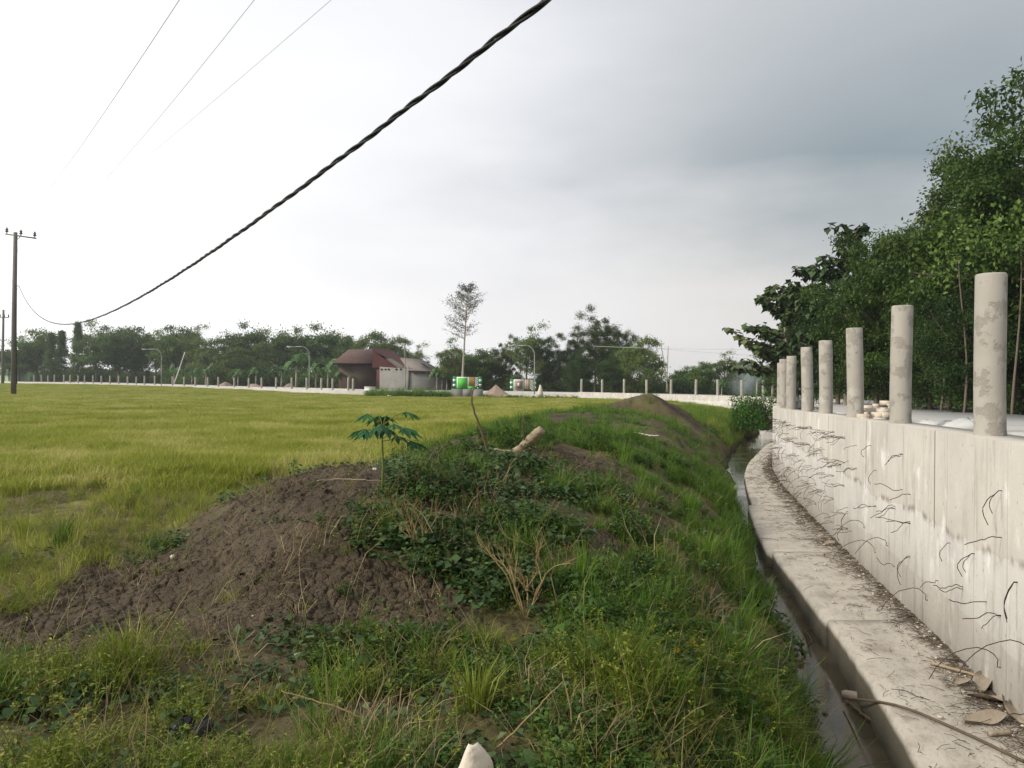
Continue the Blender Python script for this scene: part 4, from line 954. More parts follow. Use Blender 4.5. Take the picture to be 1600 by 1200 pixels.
mb = MB(); mb.tube([(0, 0, -.2), (0, 0, .25), (.03, 0, .7), (0, 0, 1.05)], [.36, .30, .17, .06], 12); o = mb.build('stone_cone', M['stone']); o.location = (bx(844, 76), 76, -1.1); tag(o, 'small whitish pointed marker right of the right lamp', 'marker')
# broken edge of pale masonry below the crossing
mb = MB()
for k in range(90):
    b = rng.uniform(753, 903) if k > 20 else rng.uniform(575, 706); D = rng.uniform(69, 72.5); s = rng.uniform(.18, .5); mb.box((bx(b, D), D, -1.12-.25*abs(rng.normal())), (s*1.5, s, s*.7), rng.uniform(0, 3), .5)
o = mb.build('rubble', M['rubble']); tag(o, 'strip of pale broken masonry along the foot of the road embankment', 'rubble', kind='stuff')

# ------------------------------------------------------------------ lamps, poles, wires
for b, D, ytop, ybot, dr, lb in ((252, 108, 545, 600, -1, 'leftmost curved street lamp, behind the left wall'), (483, 90, 541, 603, -1, 'curved street lamp between the banana plants and left of the brown roof'), (835, 73, 539, 611, -1, 'curved street lamp right next to the greyish painted parapet')):
    x = bx(b, D); zb = pt(b, ybot, D)[2]-.3; H_ = pt(b, ytop, D)[2]-zb; e = empty('street_lamp', (x, D, zb), 0, lb, 'street lamp', 'curved street lamps along the road')
    r = H_*.13; P = [(0, 0, 0), (0, 0, H_*.45), (-.02, 0, H_-r*1.6)]+[(-(r*1.5)*(1-math.cos(a)), 0, H_-r*1.6+r*1.55*math.sin(a)) for a in np.linspace(.3, 1.5, 6)]+[(-r*2.9, 0, H_-.09)]
    mb = MB(); mb.tube(P, [.06, .05]+[.035]*8, 8); mb.build('pole', M['galv'], e)
    mb = MB(); mb.box((-r*2.9-.35, 0, H_-.09), (.85, .26, .12)); mb.box((-r*2.9-.45, 0, H_-.17), (.5, .2, .05)); mb.build('lamp_head', M['galv'], e)
def plain_pole(name, q, mat, r, label, cat='pole', seg=8, group=None):
    P = [np.array(v) for v in q]; o = MB(); n = 8; o.tube([P[0]*(1-f)+P[-1]*f if len(P) == 2 else P[0]*(1-f)**2+2*P[1]*f*(1-f)+P[2]*f*f for f in np.linspace(0, 1, n)], np.linspace(r, r*.7, n), seg)
    ob = o.build(name, M[mat], loc=P[0]); return tag(ob, label, cat, group)
plain_pole('pole', [pt(633.5, 606, 88), pt(632.5, 536, 88)], 'bamboo', .07, 'thin upright pole in front of the grey annex')
plain_pole('pole', [pt(272, 600, 108), pt(289, 550, 108)], 'white', .07, 'thin white pole leaning right, beyond the left wall')
plain_pole('bamboo_pole', [pt(1043.5, 613, 68), pt(1041, 580, 68), pt(1032, 536, 68)], 'bamboo', .05, 'bamboo pole leaning left, crossing its twin behind the far wall', group='crossed bamboo poles')
plain_pole('bamboo_pole', [pt(1041, 613, 68), pt(1043, 580, 68), pt(1044, 541, 68)], 'bamboo', .045, 'upright bamboo pole crossed by the leaning one', group='crossed bamboo poles')

def utility_pole(x, D, ybase, ytop, b, label, s=1.):
    zb = pt(b, ybase, D)[2]-.3; zt2 = pt(b, ytop, D)[2]; e = empty('utility_pole', (x, D, zb), 0, label, 'utility pole', 'utility poles'); Hh = zt2-zb
    mb = MB(); mb.tube([(0, 0, 0), (0, 0, Hh*.5), (.05*s, 0, Hh)], [.21*s, .185*s, .145*s], 14); mb.build('pole', M['pole'], e)
    return e, zb, Hh
PD = 63.
e, zb, Hh = utility_pole(bx(21.3, PD), PD, 618, 363, 22, 'tall concrete power pole with crossarm, standing alone in the field at the left')
ex = np.array((e.location.x, PD, zb))
A0, A1 = np.array(pt(4.5, 364.5, PD)), np.array(pt(65, 375, PD)); A0[1] += .5; A1[1] -= .5
mb = MB(); d = A1-A0; L = np.linalg.norm(d); u = d/L; sd_ = np.array([0, 1, 0])*.045; up_ = np.array([0, 0, .05]); off = np.array([0, -.2, 0])
V = [A0+off+a*sd_+c*up_-ex for a, c in ((-1, -1), (1, -1), (1, 1), (-1, 1))]+[A1+off+a*sd_+c*up_-ex for a, c in ((-1, -1), (1, -1), (1, 1), (-1, 1))]
mb.add(V, [(0, 1, 2, 3), (7, 6, 5, 4), (0, 4, 5, 1), (1, 5, 6, 2), (2, 6, 7, 3), (3, 7, 4, 0)])
mb.build('crossarm', M['pole'], e)
mb = MB(); mb.tube([np.array(pt(34, 370, PD))-ex+off, np.array(pt(26, 379, PD))-ex+off], .025, 5); mb.build('brace', M['pole'], e)
INS = []
for b, yt in ((7.6, 355), (35.3, 360.5), (62, 365)):
    f = (b-4.5)/60.5; q = A0+(A1-A0)*f+off; top = pt(b, yt, PD)[2]; mb = MB(); P = []; rr = []; h_ = top-q[2]
    for fz, r in ((0, .03), (.25, .04), (.28, .12), (.42, .14), (.45, .07), (.55, .07), (.58, .11), (.72, .12), (.76, .06), (.92, .07), (1, .03)): P.append(q-ex+np.array([0, 0, .04+h_*fz])); rr.append(r)
    mb.tube(P, rr, 10); mb.build('insulator', M['insul'], e); INS.append(np.array([q[0], q[1], top-.05]))
mb = MB(); mb.tube([np.array(pt(27.3, 446, PD))-ex+off, np.array(pt(27.0, 480, PD))-ex+off, np.array(pt(26.5, 600, PD))-ex], .03, 5); mb.build('conduit', M['cable'], e)
for b, D, yb, yt, arm, lb in ((4, 118, 600, 484, 7, 'second power pole in the row, smaller, at the left edge'), (3, 185, 597, 520, 5, 'third power pole in the row at the left edge, small and distant'), (2.5, 240, 596, 529, 3.2, 'farthest tiny power pole at the left edge')):
    e2, z2, H2 = utility_pole(bx(b, D), D, yb, yt, b, lb); mb = MB(); hw = arm/1200*D*1.05
    mb.box((hw*.45, -.2, H2-1.2*D/118), (hw*1.9, .09, .12)); mb.build('crossarm', M['pole'], e2)
    for xx in (-.45, .45, 1.35): mb = MB(); z_ = H2-1.2*D/118; mb.tube([(xx*hw, -.2, z_), (xx*hw, -.2, z_+.2), (xx*hw, -.2, z_+.5)], [.05, .11, .05], 8); mb.build('insulator', M['insul'], e2)
# overhead lines run from the pole to the viewer's side and over the right shoulder
def bundle():
    n = 900; t = np.linspace(0, 1.34, n); C = np.c_[-40.5+40.7*t, 63-58*t, 7.7-15.6*t+10.4*t*t]; C[0] = np.array(pt(27.5, 447, PD))+off
    # refine so that the twist is sampled evenly in metres
    s = np.r_[0, np.cumsum(np.linalg.norm(np.diff(C, axis=0), axis=1))]; ss = np.arange(0, s[-1], .028); C = np.stack([np.interp(ss, s, C[:, k]) for k in range(3)], 1)
    T = np.gradient(C, axis=0); T /= np.linalg.norm(T, axis=1)[:, None]; a = np.cross(T, (0, 0, 1.)); a /= np.linalg.norm(a, axis=1)[:, None]; b = np.cross(T, a)
    e = empty('twisted_power_cable', tuple(C[0]), 0, 'thick black twisted cable sagging from the left pole up across the sky', 'cable')
    tw = ss/1.05*2*np.pi+.8*np.sin(ss*.9)
    for ph in (0, 2.094, 4.19):
        P = C+(.0135+.004*np.sin(ss*2.3+ph))[:, None]*(a*np.cos(tw+ph)[:, None]+b*np.sin(tw+ph)[:, None]); mb = MB(); mb.tube(P-C[0], .0120, 5); o = mb.build('strand', M['cable'], e); 
        for f in o.data.polygons: f.use_smooth = True
bundle()
tops = [((275, 0), (170, 160)), ((392, 0), (240, 190)), ((512, 0), (265, 213))]
LN = ['upper left thin power line rising steeply from the pole', 'middle thin power line rising from the pole', 'lowest of the three thin power lines rising from the pole']
for I_, (q0, q1), lb in zip(INS, tops, LN):
    rows = []; rhs = []
    for (b, y) in (q0, q1):
        r = (b-800)/1200.; t = (r*63-I_[0])/(40.7+r*58.); t = (I_[0]-r*63)/(-58.*r-40.7); D = 63-58*t; z = pt(b, y, D)[2]; rows.append((t, t*t)); rhs.append(z-I_[2])
    bb, cc = np.linalg.solve(np.array(rows), np.array(rhs)); t = np.linspace(0, 1.25, 160); C = np.c_[I_[0]+40.7*t, 63-58*t, I_[2]+bb*t+cc*t*t]
    mb = MB(); mb.tube(C-C[0], .0050, 4); o = mb.build('power_line', M['wire']); o.location = C[0]; tag(o, lb, 'power line', 'thin power lines from the field pole')
LN2 = ['thin line running from the left insulator to the next pole', 'thin line running from the middle insulator to the next pole', 'thin line running from the right insulator to the next pole']
for I_, xx, lb in zip(INS, (2.1, 4.3, 7.0), LN2):
    q = np.array((bx(xx, 118), 118, pt(3, 490, 118)[2]+.3)); C = np.array([I_*(1-f)+q*f-np.array([0, 0, 2.4*f*(1-f)*2]) for f in np.linspace(0, 1, 40)]); mb = MB(); mb.tube(C-C[0], .010, 4); o = mb.build('power_line', M['wire']); o.location = C[0]; tag(o, lb, 'power line', 'thin power lines to the next pole')
for (b0, y0, b1, y1, lb) in ((930, 541, 1260, 546, 'faint upper wire crossing the sky right of the centre grove'), (1010, 543, 1260, 558, 'faint lower wire crossing the sky right of the centre grove')):
    P0, P1 = np.array(pt(b0, y0, 84)), np.array(pt(b1, y1, 66)); C = np.array([P0*(1-f)+P1*f-np.array([0, 0, .5*f*(1-f)]) for f in np.linspace(0, 1, 30)]); mb = MB(); mb.tube(C-C[0], .018, 4); o = mb.build('overhead_wire', M['wire']); o.location = C[0]; tag(o, lb, 'wire')
# ------------------------------------------------------------------ growth on the bank and in the field
def tuft(name, n, rad, h0, h1, lean, wd, mat, tl=(0, 1)):
    mb = MB(); a = rnd(n, 0, 6.28); r = rad*rnd(n, 0, 1)**.7; B = np.c_[r*np.cos(a), r*np.sin(a), np.full(n, -.02)]
    ln = np.c_[np.cos(a), np.sin(a)]*rnd(n, .1, 1)[:, None]*lean+rng.normal(size=(n, 2))*lean*.35
    mb.blades(B, rnd(n, h0, h1), ln, wd*rnd(n, .7, 1.3), rnd(n, *tl)); return mb.build(name, M[mat], link=False)
def stemmed(name, ns, h0, h1, spread, nl, leaf, asp, mat, lean=.5, stemw=.003, tl=(0, 1)):
    """thin leaning stems carrying small leaves along them"""
    mb = MB()
    for i in range(ns):
        a = rng.uniform(0, 6.28); h = rng.uniform(h0, h1); l = rng.uniform(.2, 1)*lean; b = np.array([math.cos(a), math.sin(a), 0])*rng.uniform(0, spread); d = np.array([math.cos(a), math.sin(a), 0])
        P = [b+d*l*h*f**1.5+np.array([0, 0, h*f*(1-.3*l*f)-.01]) for f in np.linspace(0, 1, 5)]
        mb.tube(P, [stemw, stemw, stemw*.8, stemw*.6, stemw*.4], 3, cap=False, tint=.65)
        f = rnd(nl, .15, 1); C = np.array([[np.interp(q, np.linspace(0, 1, 5), [p[k] for p in P]) for k in range(3)] for q in f]); dd = unit(nl); dd[:, 2] = dd[:, 2]*.4+.1
        s = leaf*rnd(nl, .6, 1.3); mb.leaves(C+dd*s[:, None]*.5, dd, unit(nl)*.5+np.array([0, 0, 1.]), s, s*asp, rnd(nl, *tl))
    return mb.build(name, M[mat], link=False)
def creeper(name, n, rad, h, leaf, mat):
    mb = MB(); a = rnd(n, 0, 6.28); r = rad*rnd(n, 0, 1)**.5; C = np.c_[r*np.cos(a), r*np.sin(a), h*rnd(n, .1, 1)*(1-(r/rad)**2*.6)]
    s = leaf*rnd(n, .6, 1.35); d = np.c_[np.cos(a+rnd(n, -1.5, 1.5)), np.sin(a+rnd(n, -1.5, 1.5)), rnd(n, -.5, .25)]
    mb.leaves(C, d, unit(n)*.45+np.array([0, 0, 1.]), s, s*.72, rnd(n, 0, 1)); return mb.build(name, M[mat], link=False)
G1 = tuft('tuft', 34, .07, .10, .26, .75, .0055, 'grass'); G2 = tuft('tuft', 46, .10, .07, .18, .9, .0045, 'grass'); G3 = tuft('tuft', 22, .05, .16, .36, .6, .006, 'grass')
Y1 = tuft('tuft', 30, .08, .08, .22, .8, .004, 'grass_y'); Y2 = stemmed('stems', 9, .10, .24, .07, 16, .020, .35, 'grass_y', .7, .0016)
H1 = stemmed('herb', 12, .06, .15, .09, 14, .026, .6, 'herb', .9, .0016); H2 = stemmed('herb', 9, .08, .20, .07, 12, .034, .55, 'herb', .7, .0018); H3 = creeper('creeper', 46, .16, .07, .036, 'herb_d'); H4 = creeper('creeper', 30, .15, .09, .052, 'herb_d'); H5 = stemmed('herb', 10, .05, .12, .09, 16, .022, .5, 'grass_y', .9, .0015)
S1 = tuft('straw', 14, .09, .05, .20, 1.8, .004, 'straw'); S2 = tuft('straw', 9, .05, .14, .34, .9, .0035, 'straw')
FP = []
for k in range(4):
    mb = MB(); n = 620; B = np.c_[rnd(n, -.3, .3), rnd(n, -.3, .3), np.full(n, -.02)]; mb.blades(B, rnd(n, .12, .27), rng.normal(size=(n, 2))*.35+.1, rnd(n, .004, .007), np.clip(rng.normal(size=n)*.22+.5, 0, 1))
    n = 150; B = np.c_[rnd(n, -.3, .3), rnd(n, -.3, .3), np.full(n, .10)]; mb.blades(B, rnd(n, .10, .20), rng.normal(size=(n, 2))*.5, rnd(n, .005, .010), rnd(n, .7, 1)); FP.append(mb.build('field_patch', M['field'], link=False))
FS = [tuft('field_tuft', 30, .06, .10, .24, .6, .0048, 'field'), tuft('field_tuft', 22, .05, .13, .30, .5, .005, 'field', (.3, 1))]

def sample(n, y0, y1, b0, b1, pw=1.):
    """points spread so that density falls with distance"""
    u = rng.uniform(0, 1, n); y = (y0**(2-pw)+(y1**(2-pw)-y0**(2-pw))*u)**(1/(2-pw)) if abs(pw-2) > .01 else y0*(y1/y0)**u
    x = y*rnd(n, (b0-800)/1200, (b1-800)/1200); return x, y
def place(name, label, cat, x, y, protos, pick, s0, s1, sy=None, tilt=.12, sink=.0, zs=None):
    z = H(x, y, False)-sink; n = len(x); s = rnd(n, s0, s1)*(sy if sy is not None else 1.); v = s*(zs if zs is not None else 1.)
    scatter(name, label, cat, np.c_[x, y, z], protos, np.c_[rng.normal(size=(n, 2))*tilt, rnd(n, 0, 6.28)], np.c_[s, s, v], pick)

# field: dense beyond the worn strip
x, y = sample(15000, 4.2, 20, -80, 900, 1.15)
f = is_field(x, y)*(1-bare(x, y)); worn = np.maximum(1-sstep(y+(fbm(x*1.1, y*1.1, 3, 41)-.5)*4, 9.8, 11.6), 0)
gap = sstep(fbm(x*.55, y*.9, 4, 44), .56, .64)*(.9-.5*sstep(y, 9, 25))
keep = rng.uniform(size=len(x)) < f*(1-.96*worn)*(1-gap); x, y = x[keep], y[keep]
place('field_grass', 'yellow-green dry grass and stubble covering the flat field, near part', 'grass', x, y, FS, rng.integers(0, 2, len(x)), .65, 1.2, sy=(.75+.5*fbm(x*.7, y*.7, 3, 4)))
x, y = sample(26000, 8, 66, -100, 1000, 1.5)
f = is_field(x, y)*(1-bare(x, y)); gap = sstep(fbm(x*.35, y*.6, 4, 44), .54, .64)*.85*(1-.5*sstep(y, 12, 40)); df = np.hypot(x, y)
keep = rng.uniform(size=len(x)) < f*(1-gap)*sstep(y+(fbm(x*.8, y*.8, 3, 47)-.5)*4, 10.2, 12.0); x, y = x[keep], y[keep]; df = np.hypot(x, y)
sc_ = .75+np.clip(df/26, 0, 2.2)
place('field_grass', 'yellow-green grass of the flat field, far part', 'grass', x, y, FP, rng.integers(0, 4, len(x)), .8, 1.2, sy=sc_, tilt=.04, zs=(1/sc_)*(.55+.9*fbm(x*.4, y*.7, 3, 6))*(1-.35*sstep(df, 20, 60)))
x, y = sample(9000, 50, 135, -110, 1150, 1.6); keep = (np.interp(x, [-115, -82, -52, -33, -15, 6, 12, 18], [140, 128, 107, 92, 74, 70, 62, 50]) > y); x, y = x[keep], y[keep]
place('field_grass', 'yellow-green grass of the field reaching the far walls', 'grass', x, y, FP, rng.integers(0, 4, len(x)), 2.2, 3.6, tilt=.02, zs=.30)

# bank: short herbs, grasses and creepers in drifts
def bank(n, y0, y1, pw, protos, wfun, name, label, cat, s0, s1, grow=0., b0=-60, b1=1330, tilt=.15):
    x, y = sample(n, y0, y1, b0, b1, pw); s = xledge(y)-wwater(y)-x
    k = (s > .02)*(1-is_field(x, y)*.85)*wfun(x, y, s); g = 1-.93*sstep(fbm(x*2.3, y*2.3, 4, 90), .48, .57); keep = rng.uniform(size=n) < k*g; x, y, s = x[keep], y[keep], s[keep]
    hv = .55+.95*fbm(x*1.7, y*1.7, 3, 91+len(label))
    place(name, label, cat, x, y, protos, rng.integers(0, len(protos), len(x)), s0, s1, sy=(1+grow*np.clip(y-5, 0, 30)*.06)*(.5+.5*hv), zs=hv, tilt=tilt)
def zone(x, y, cx, cy, rx, ry): return np.clip(gauss(x, y, cx, cy, rx, ry)*1.4, 0, 1)
def nb(x, y): return 1-bare(x, y)
def drift(x, y, k, f=1.2, a=.42, b=.58): return sstep(fbm(x*f, y*f, 3, k), a, b)
right = lambda x, y: sstep(x/y, -.02, .10)
bank(9000, 2.6, 9, 1.2, [H3, H4], lambda x, y, s: nb(x, y)*np.clip(zone(x, y, -.3, 7.2, .9, 2.4)+.6*zone(x, y, .2, 4.8, .7, .8)+zone(x, y, -.72, 5.25, .4, .4)*.6+.2*drift(x, y, 71), 0, 1), 'creepers', 'dark bluish-green creeping weeds over the middle of the bank', 'weeds', .75, 1.25, .5)
bank(17000, 2.4, 13, 1.3, [H1, H5, H1, H2], lambda x, y, s: nb(x, y)*np.clip(.10+.6*drift(x, y, 72), 0, 1)*sstep(x/y, -.28, -.05), 'low_herbs', 'low leafy weeds spread over the bank', 'weeds', .55, 1.1, .4)
bank(16000, 2.6, 14, 1.3, [G1, G2, G3], lambda x, y, s: nb(x, y)*np.clip(right(x, y)*(.5+.8*drift(x, y, 73, 1.5))*sstep(y, 3., 5.)+.22*drift(x, y, 74), 0, 1), 'bank_grass', 'bright green grass on the ditch side of the bank', 'grass', .38, .85, .3)
bank(14000, 2.3, 5.6, 1.0, [Y1, Y2, H5, G2, Y1], lambda x, y, s: nb(x, y)*np.clip((.12+.9*drift(x, y, 75, 1.6))*(1-sstep(y, 3.6, 5.4)), 0, 1), 'yellow_weeds', 'thin yellow-green weeds along the front of the bank', 'weeds', .6, 1.15)
bank(4600, 2.3, 9, 1.2, [S1, S2, S1], lambda x, y, s: np.clip(.25+.6*drift(x, y, 76, 2.), 0, 1)*(1-.8*bare(x, y)), 'dry_straw', 'dead straw lying between the weeds', 'straw', .6, 1.2, tilt=.4)
bank(1500, 2.8, 12, 1.2, [H1, Y1, S1, H3], lambda x, y, s: bare(x, y)*.22, 'sparse_weeds', 'single weeds on the bare cracked clay', 'weeds', .35, .8)
bank(8500, 11, 34, 1.5, [G1, G2, H3, G1], lambda x, y, s: nb(x, y)*np.clip(.2+.8*drift(x, y, 78, .6), 0, 1), 'far_bank_growth', 'green weeds and grass over the far end of the bank', 'weeds', .55, 1.0, .3, b0=500)
bank(2600, 2.8, 16, 1.1, [G3, G1], lambda x, y, s: (s < .55)*1., 'ditch_edge_grass', 'long grass hanging over the ditch edge', 'grass', .7, 1.2, .4, b0=900, tilt=.3)
x, y = sample(7000, 26, 64, 1000, 1300, 1.2); s = xledge(y)-wwater(y)-x; w_ = np.interp(y, WP[:ifar, 1], WP[:ifar, 0]); k = (y < np.interp(x, [4, 8, 12, 15, 17.5], [70, 67, 62, 57, 49]))&(s > .1)&(x < w_-1.4); x, y = x[k], y[k]; k = gauss(x, y, 4.6, 26.3, 2.2, 3.2) < .25; x, y = x[k], y[k]
place('far_verge_growth', 'tall yellowish grass and weeds in front of the far wall', 'grass', x, y, [G3, Y1, FS[1], G1], rng.integers(0, 4, len(x)), .8, 1.7)
Y3 = stemmed('stalk', 3, .22, .44, .05, 5, .018, .35, 'grass_y', .9, .0019, (.3, 1)); S3 = stemmed('stalk', 3, .18, .42, .06, 2, .02, .3, 'straw', 1.3, .0019, (0, 1))
bank(1300, 2.3, 6.5, 1.0, [Y3, S3], lambda x, y, s: (.4+.2*drift(x, y, 95, 1.8))*(1-.75*bare(x, y)), 'long_stalks', 'long thin yellow stalks crossing over the weeds', 'weeds', .7, 1.2, tilt=.45)
CLD = []
for k in range(3):
    a_ = unit(12); mb = MB(); th = rnd(7, 0, 6.28); n_ = 6; V = [(0, 0, .5)]+[(math.cos(j/n_*6.28)*rng.uniform(.35, .6), math.sin(j/n_*6.28)*rng.uniform(.35, .6), rng.uniform(.15, .38)) for j in range(n_)]+[(math.cos(j/n_*6.28)*rng.uniform(.45, .6), math.sin(j/n_*6.28)*rng.uniform(.4, .6), -.25) for j in range(n_)]
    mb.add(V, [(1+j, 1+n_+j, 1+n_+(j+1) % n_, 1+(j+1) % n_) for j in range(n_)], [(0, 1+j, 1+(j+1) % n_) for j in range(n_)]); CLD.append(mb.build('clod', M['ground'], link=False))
x, y = sample(38000, 2.4, 15, -60, 1300, 1.3); s = xledge(y)-wwater(y)-x; k = (rng.uniform(size=len(x)) < bare(x, y)*(.12+.95*sstep(fbm(x*1.4, y*1.4, 3, 99), .46, .62))+.38)&(s > .2)&(is_field(x, y) < .8); x, y = x[k], y[k]; n = len(x); ss_ = rng.pareto(2.6, n)*.006+.007; ss_ = np.minimum(ss_, .05)*(1+.05*y)
scatter('clods', 'loose crumbs and clods of brown clay on the bare mound', 'clods', np.c_[x, y, H(x, y)-.001], CLD, np.c_[rng.normal(size=(n, 2))*.5, rnd(n, 0, 6.28)], np.c_[ss_, ss_*rnd(n, .7, 1.2), ss_*rnd(n, .5, .9)], rng.integers(0, 3, n))
# worn strip of the field at lower left: straw and short tufts
x, y = sample(7500, 3.6, 11., -60, 560, 1.1); f = is_field(x, y); keep = rng.uniform(size=len(x)) < f*(.12+.6*drift(x, y, 81, 1.4)); x, y = x[keep], y[keep]
place('stubble', 'short stubble and straw on the worn edge of the field', 'straw', x, y, [S1, Y1, S1, FS[0], Y2], rng.integers(0, 5, len(x)), .4, .9, tilt=.35)
# tall grass in front of the annex
x = rnd(900, bx(566, 80), bx(702, 80)); y = rnd(900, 69, 73); 
x = bx(rnd(900, 574, 703), y); z = np.full(900, -1.45); sc2 = rnd(900, 2.0, 3.4)*(.5+1.3*fbm(x*.9, y*.9, 3, 8))
scatter('tall_grass', 'patch of tall green grass in front of the grey annex', 'grass', np.c_[x, y, z], [G3, H2], np.c_[rng.normal(size=(900, 2))*.08, rnd(900, 0, 6)], np.c_[sc2, sc2, sc2], rng.integers(0, 2, 900))
x = bx(rnd(420, 756, 905), 68.); y = rnd(420, 67, 69.5); sc2 = rnd(420, 1.6, 3.4)*(.6+.9*(fbm(x*.8, y*.8, 2, 5)))
x = x[:420]; scatter('embankment_weeds', 'green weeds hanging over the broken road edge', 'weeds', np.c_[x, y, np.full(420, -1.55)], [H2, H3, G1], np.c_[np.zeros((420, 2)), rnd(420, 0, 6)], np.c_[sc2, sc2, sc2], rng.integers(0, 3, 420))
# ------------------------------------------------------------------ single things on the bank, the footing and by the road
def hit(px, py):
    D = np.geomspace(2.2, 60, 1500); P = np.array([pt(px, py, d) for d in D]); h = H(P[:, 0], P[:, 1], False); i = np.argmax(P[:, 2] < h); return np.array([P[i, 0], P[i, 1], h[i]])
def onledge(px, py, dz=0.):
    z = -2.03
    for _ in range(5): p = onz(px, py, z+dz); z = float(zl(p[1]))
    return np.array([p[0], p[1], z+dz])
def palmate(mb, o, d, size, tint, nlobe=7, droop=.4):
    d = d/np.linalg.norm(d); s = np.cross(d, (0, 0, 1.)); s /= np.linalg.norm(s)+1e-9
    C = []; Dd = []; L = []
    for k in range(nlobe):
        a = (k-(nlobe-1)/2)*.62; v = d*math.cos(a)+s*math.sin(a)+np.array([0, 0, -droop*(1 if k != nlobe//2 else .7)]); v /= np.linalg.norm(v); l = size*(1-.09*abs(k-(nlobe-1)/2)**1.5)*rng.uniform(.85, 1.1)
        C.append(o+v*l*.5); Dd.append(v); L.append(l)
    C, Dd, L = map(np.array, (C, Dd, L)); mb.leaves(C, Dd, np.array([0, 0, 1.])+unit(nlobe)*.25, L, L*.30, tint)
def sapling(name, base, hgt, rad, label, cat, nlf=11, size=.13, mat='papaya', f0=.62, nlobe=7):
    k_ = 1 if nlobe > 3 else .35; e = empty(name, tuple(base), 0, label, cat); st = MB(); st.tube([(0, 0, -.05), (.006, 0, hgt*.4), (-.004, 0, hgt*.75), (0, 0, hgt)], [.012*k_, .010*k_, .008*k_, .006*k_], 6)
    lf = MB()
    for k in range(nlf):
        a = k*2.4+rng.uniform(-.3, .3); f = f0+(1-f0)*(k/nlf); b = np.array([0, 0, hgt*f]); r = rad*rng.uniform(.45, 1.)*(1.15-.35*f); q = b+np.array([math.cos(a)*r, math.sin(a)*r, rad*rng.uniform(.0, .55)])
        st.tube([b, b*.5+q*.5+(0, 0, .02), q], [.0035*max(k_, .5), .003*max(k_, .5), .0025*max(k_, .5)], 4, cap=False); palmate(lf, q, np.array([math.cos(a), math.sin(a), -.05]), size*rng.uniform(.8, 1.2), rng.uniform(.1, .9), nlobe, .55)
    st.build('stem', M['stem_g'], e); lf.build('leaves', M[mat], e); return e
b = hit(597, 772); sapling('papaya_sapling', b, .52, .25, 'young papaya-like plant with a flat crown of palmate leaves on the first dirt mound', 'sapling', 17, .15, 'papaya', .76, 7)
for (px, py, h_, s_, lb) in ((912, 1075, .50, .085, 'upright weed with palmate leaves in the front right of the bank'), (818, 712, .28, .10, 'small plant with thin stem right behind the cut log'), (560, 1070, .16, .10, 'low weed with round-lobed leaves in the middle of the front weeds'), (1092, 905, .34, .06, 'tall thin-stemmed weed above the yellow flower'), (890, 690, .20, .09, 'bright green young plant beyond the cut log'), (395, 755, .20, .07, 'thin dark weed on the left shoulder of the first mound'), (458, 748, .16, .07, 'small weed on the crest left of the papaya sapling'), (950, 918, .26, .085, 'pale green leafy weed on the middle of the bank')):
    sapling('weed', hit(px, py), h_, h_*.30, lb, 'weed', 12, s_*.75, 'herb', .3, 3)
def shrub(name, base, hgt, spread, label, seed, nmain=5):
    r_ = np.random.default_rng(seed); mb = MB()
    def grow(p, d, L, r, k):
        n = 5; P = [p]; dd = d.copy()
        for i in range(n): dd = dd+r_.normal(size=3)*.10+np.array([0, 0, .03]); dd /= np.linalg.norm(dd); P.append(P[-1]+dd*L/n)
        mb.tube(P, np.linspace(r, r*.6, n+1), 5 if k < 2 else 4, cap=False)
        if k < 4:
            for q in range(r_.integers(2, 4)):
                i = r_.integers(2, n+1); s = r_.normal(size=3)*.55; s[2] = abs(s[2])*.6; nd = dd+s; nd /= np.linalg.norm(nd); grow(P[i], nd, L*r_.uniform(.5, .75), r*.55, k+1)
    for k in range(nmain):
        a = r_.uniform(0, 6.28); d = np.array([math.cos(a)*spread, math.sin(a)*spread, 1.]); d /= np.linalg.norm(d); grow(np.array([0, 0, -.02]), d, hgt*r_.uniform(.35, .5), .0055, 0)
    o = mb.build(name, M['twig']); o.location = base; return tag(o, label, 'shrub', 'dry leafless shrubs on the bank')
shrub('dry_shrub', hit(655, 865), .50, .35, 'leafless yellow-brown shrub at the foot of the first mound, left of the taller one', 3)
shrub('dry_shrub', hit(822, 965), .66, .42, 'taller leafless yellow-brown shrub in the middle of the bank', 8, 6)
# lying and standing wood
def stick(name, P, r, mat, label, cat, seg=8, wob=.0):
    P = np.array(P); Q = catmull(P, max(.02, np.linalg.norm(P[-1]-P[0])/22)); Q = Q+rng.normal(size=Q.shape)*wob; mb = MB(); o_ = Q[0].copy(); mb.tube(Q-o_, np.interp(np.linspace(0, 1, len(Q)), np.linspace(0, 1, len(r)), r), seg); o = mb.build(name, M[mat], smooth=False); o.location = o_; return tag(o, label, cat)
b = hit(764, 706); D = b[1]
stick('bent_stick', [b-(0, 0, .05), pt(752, 672, D), pt(740, 640, D), pt(737, 618, D), pt(741, 606, D), pt(753, 602, D)], [.022, .017, .013, .011, .010, .005], 'stick', 'dark crooked stick standing in the bank left of the cut log', 'stick', wob=.002)
D = b[1]-.15
stick('cut_log', [pt(772, 702, D), pt(798, 706, D), pt(815, 699, D-.05), pt(829, 686, D-.1), pt(846, 671, D-.15)], [.012, .025, .045, .055, .05], 'log', 'short cut log with pale end leaning up from the bank', 'log', 10, .003)
stick('thin_stick', [np.array(pt(826, 722, D-.1))-(0, 0, .04), pt(821, 700, D-.1), pt(817, 665, D-.1), pt(819, 650, D-.1)], [.014, .009, .005], 'stick', 'thin stick standing in front of the cut log', 'stick', 6, .002)
b = hit(1005, 685); stick('dead_branch', [b+(-.16, .1, .10), b+(0, 0, .07), b+(.12, -.1, .05), b+(.25, -.16, .06)], [.012, .016, .008], 'stone', 'bleached dead branch lying on the grass at the right of the bank', 'branch', 6, .004)
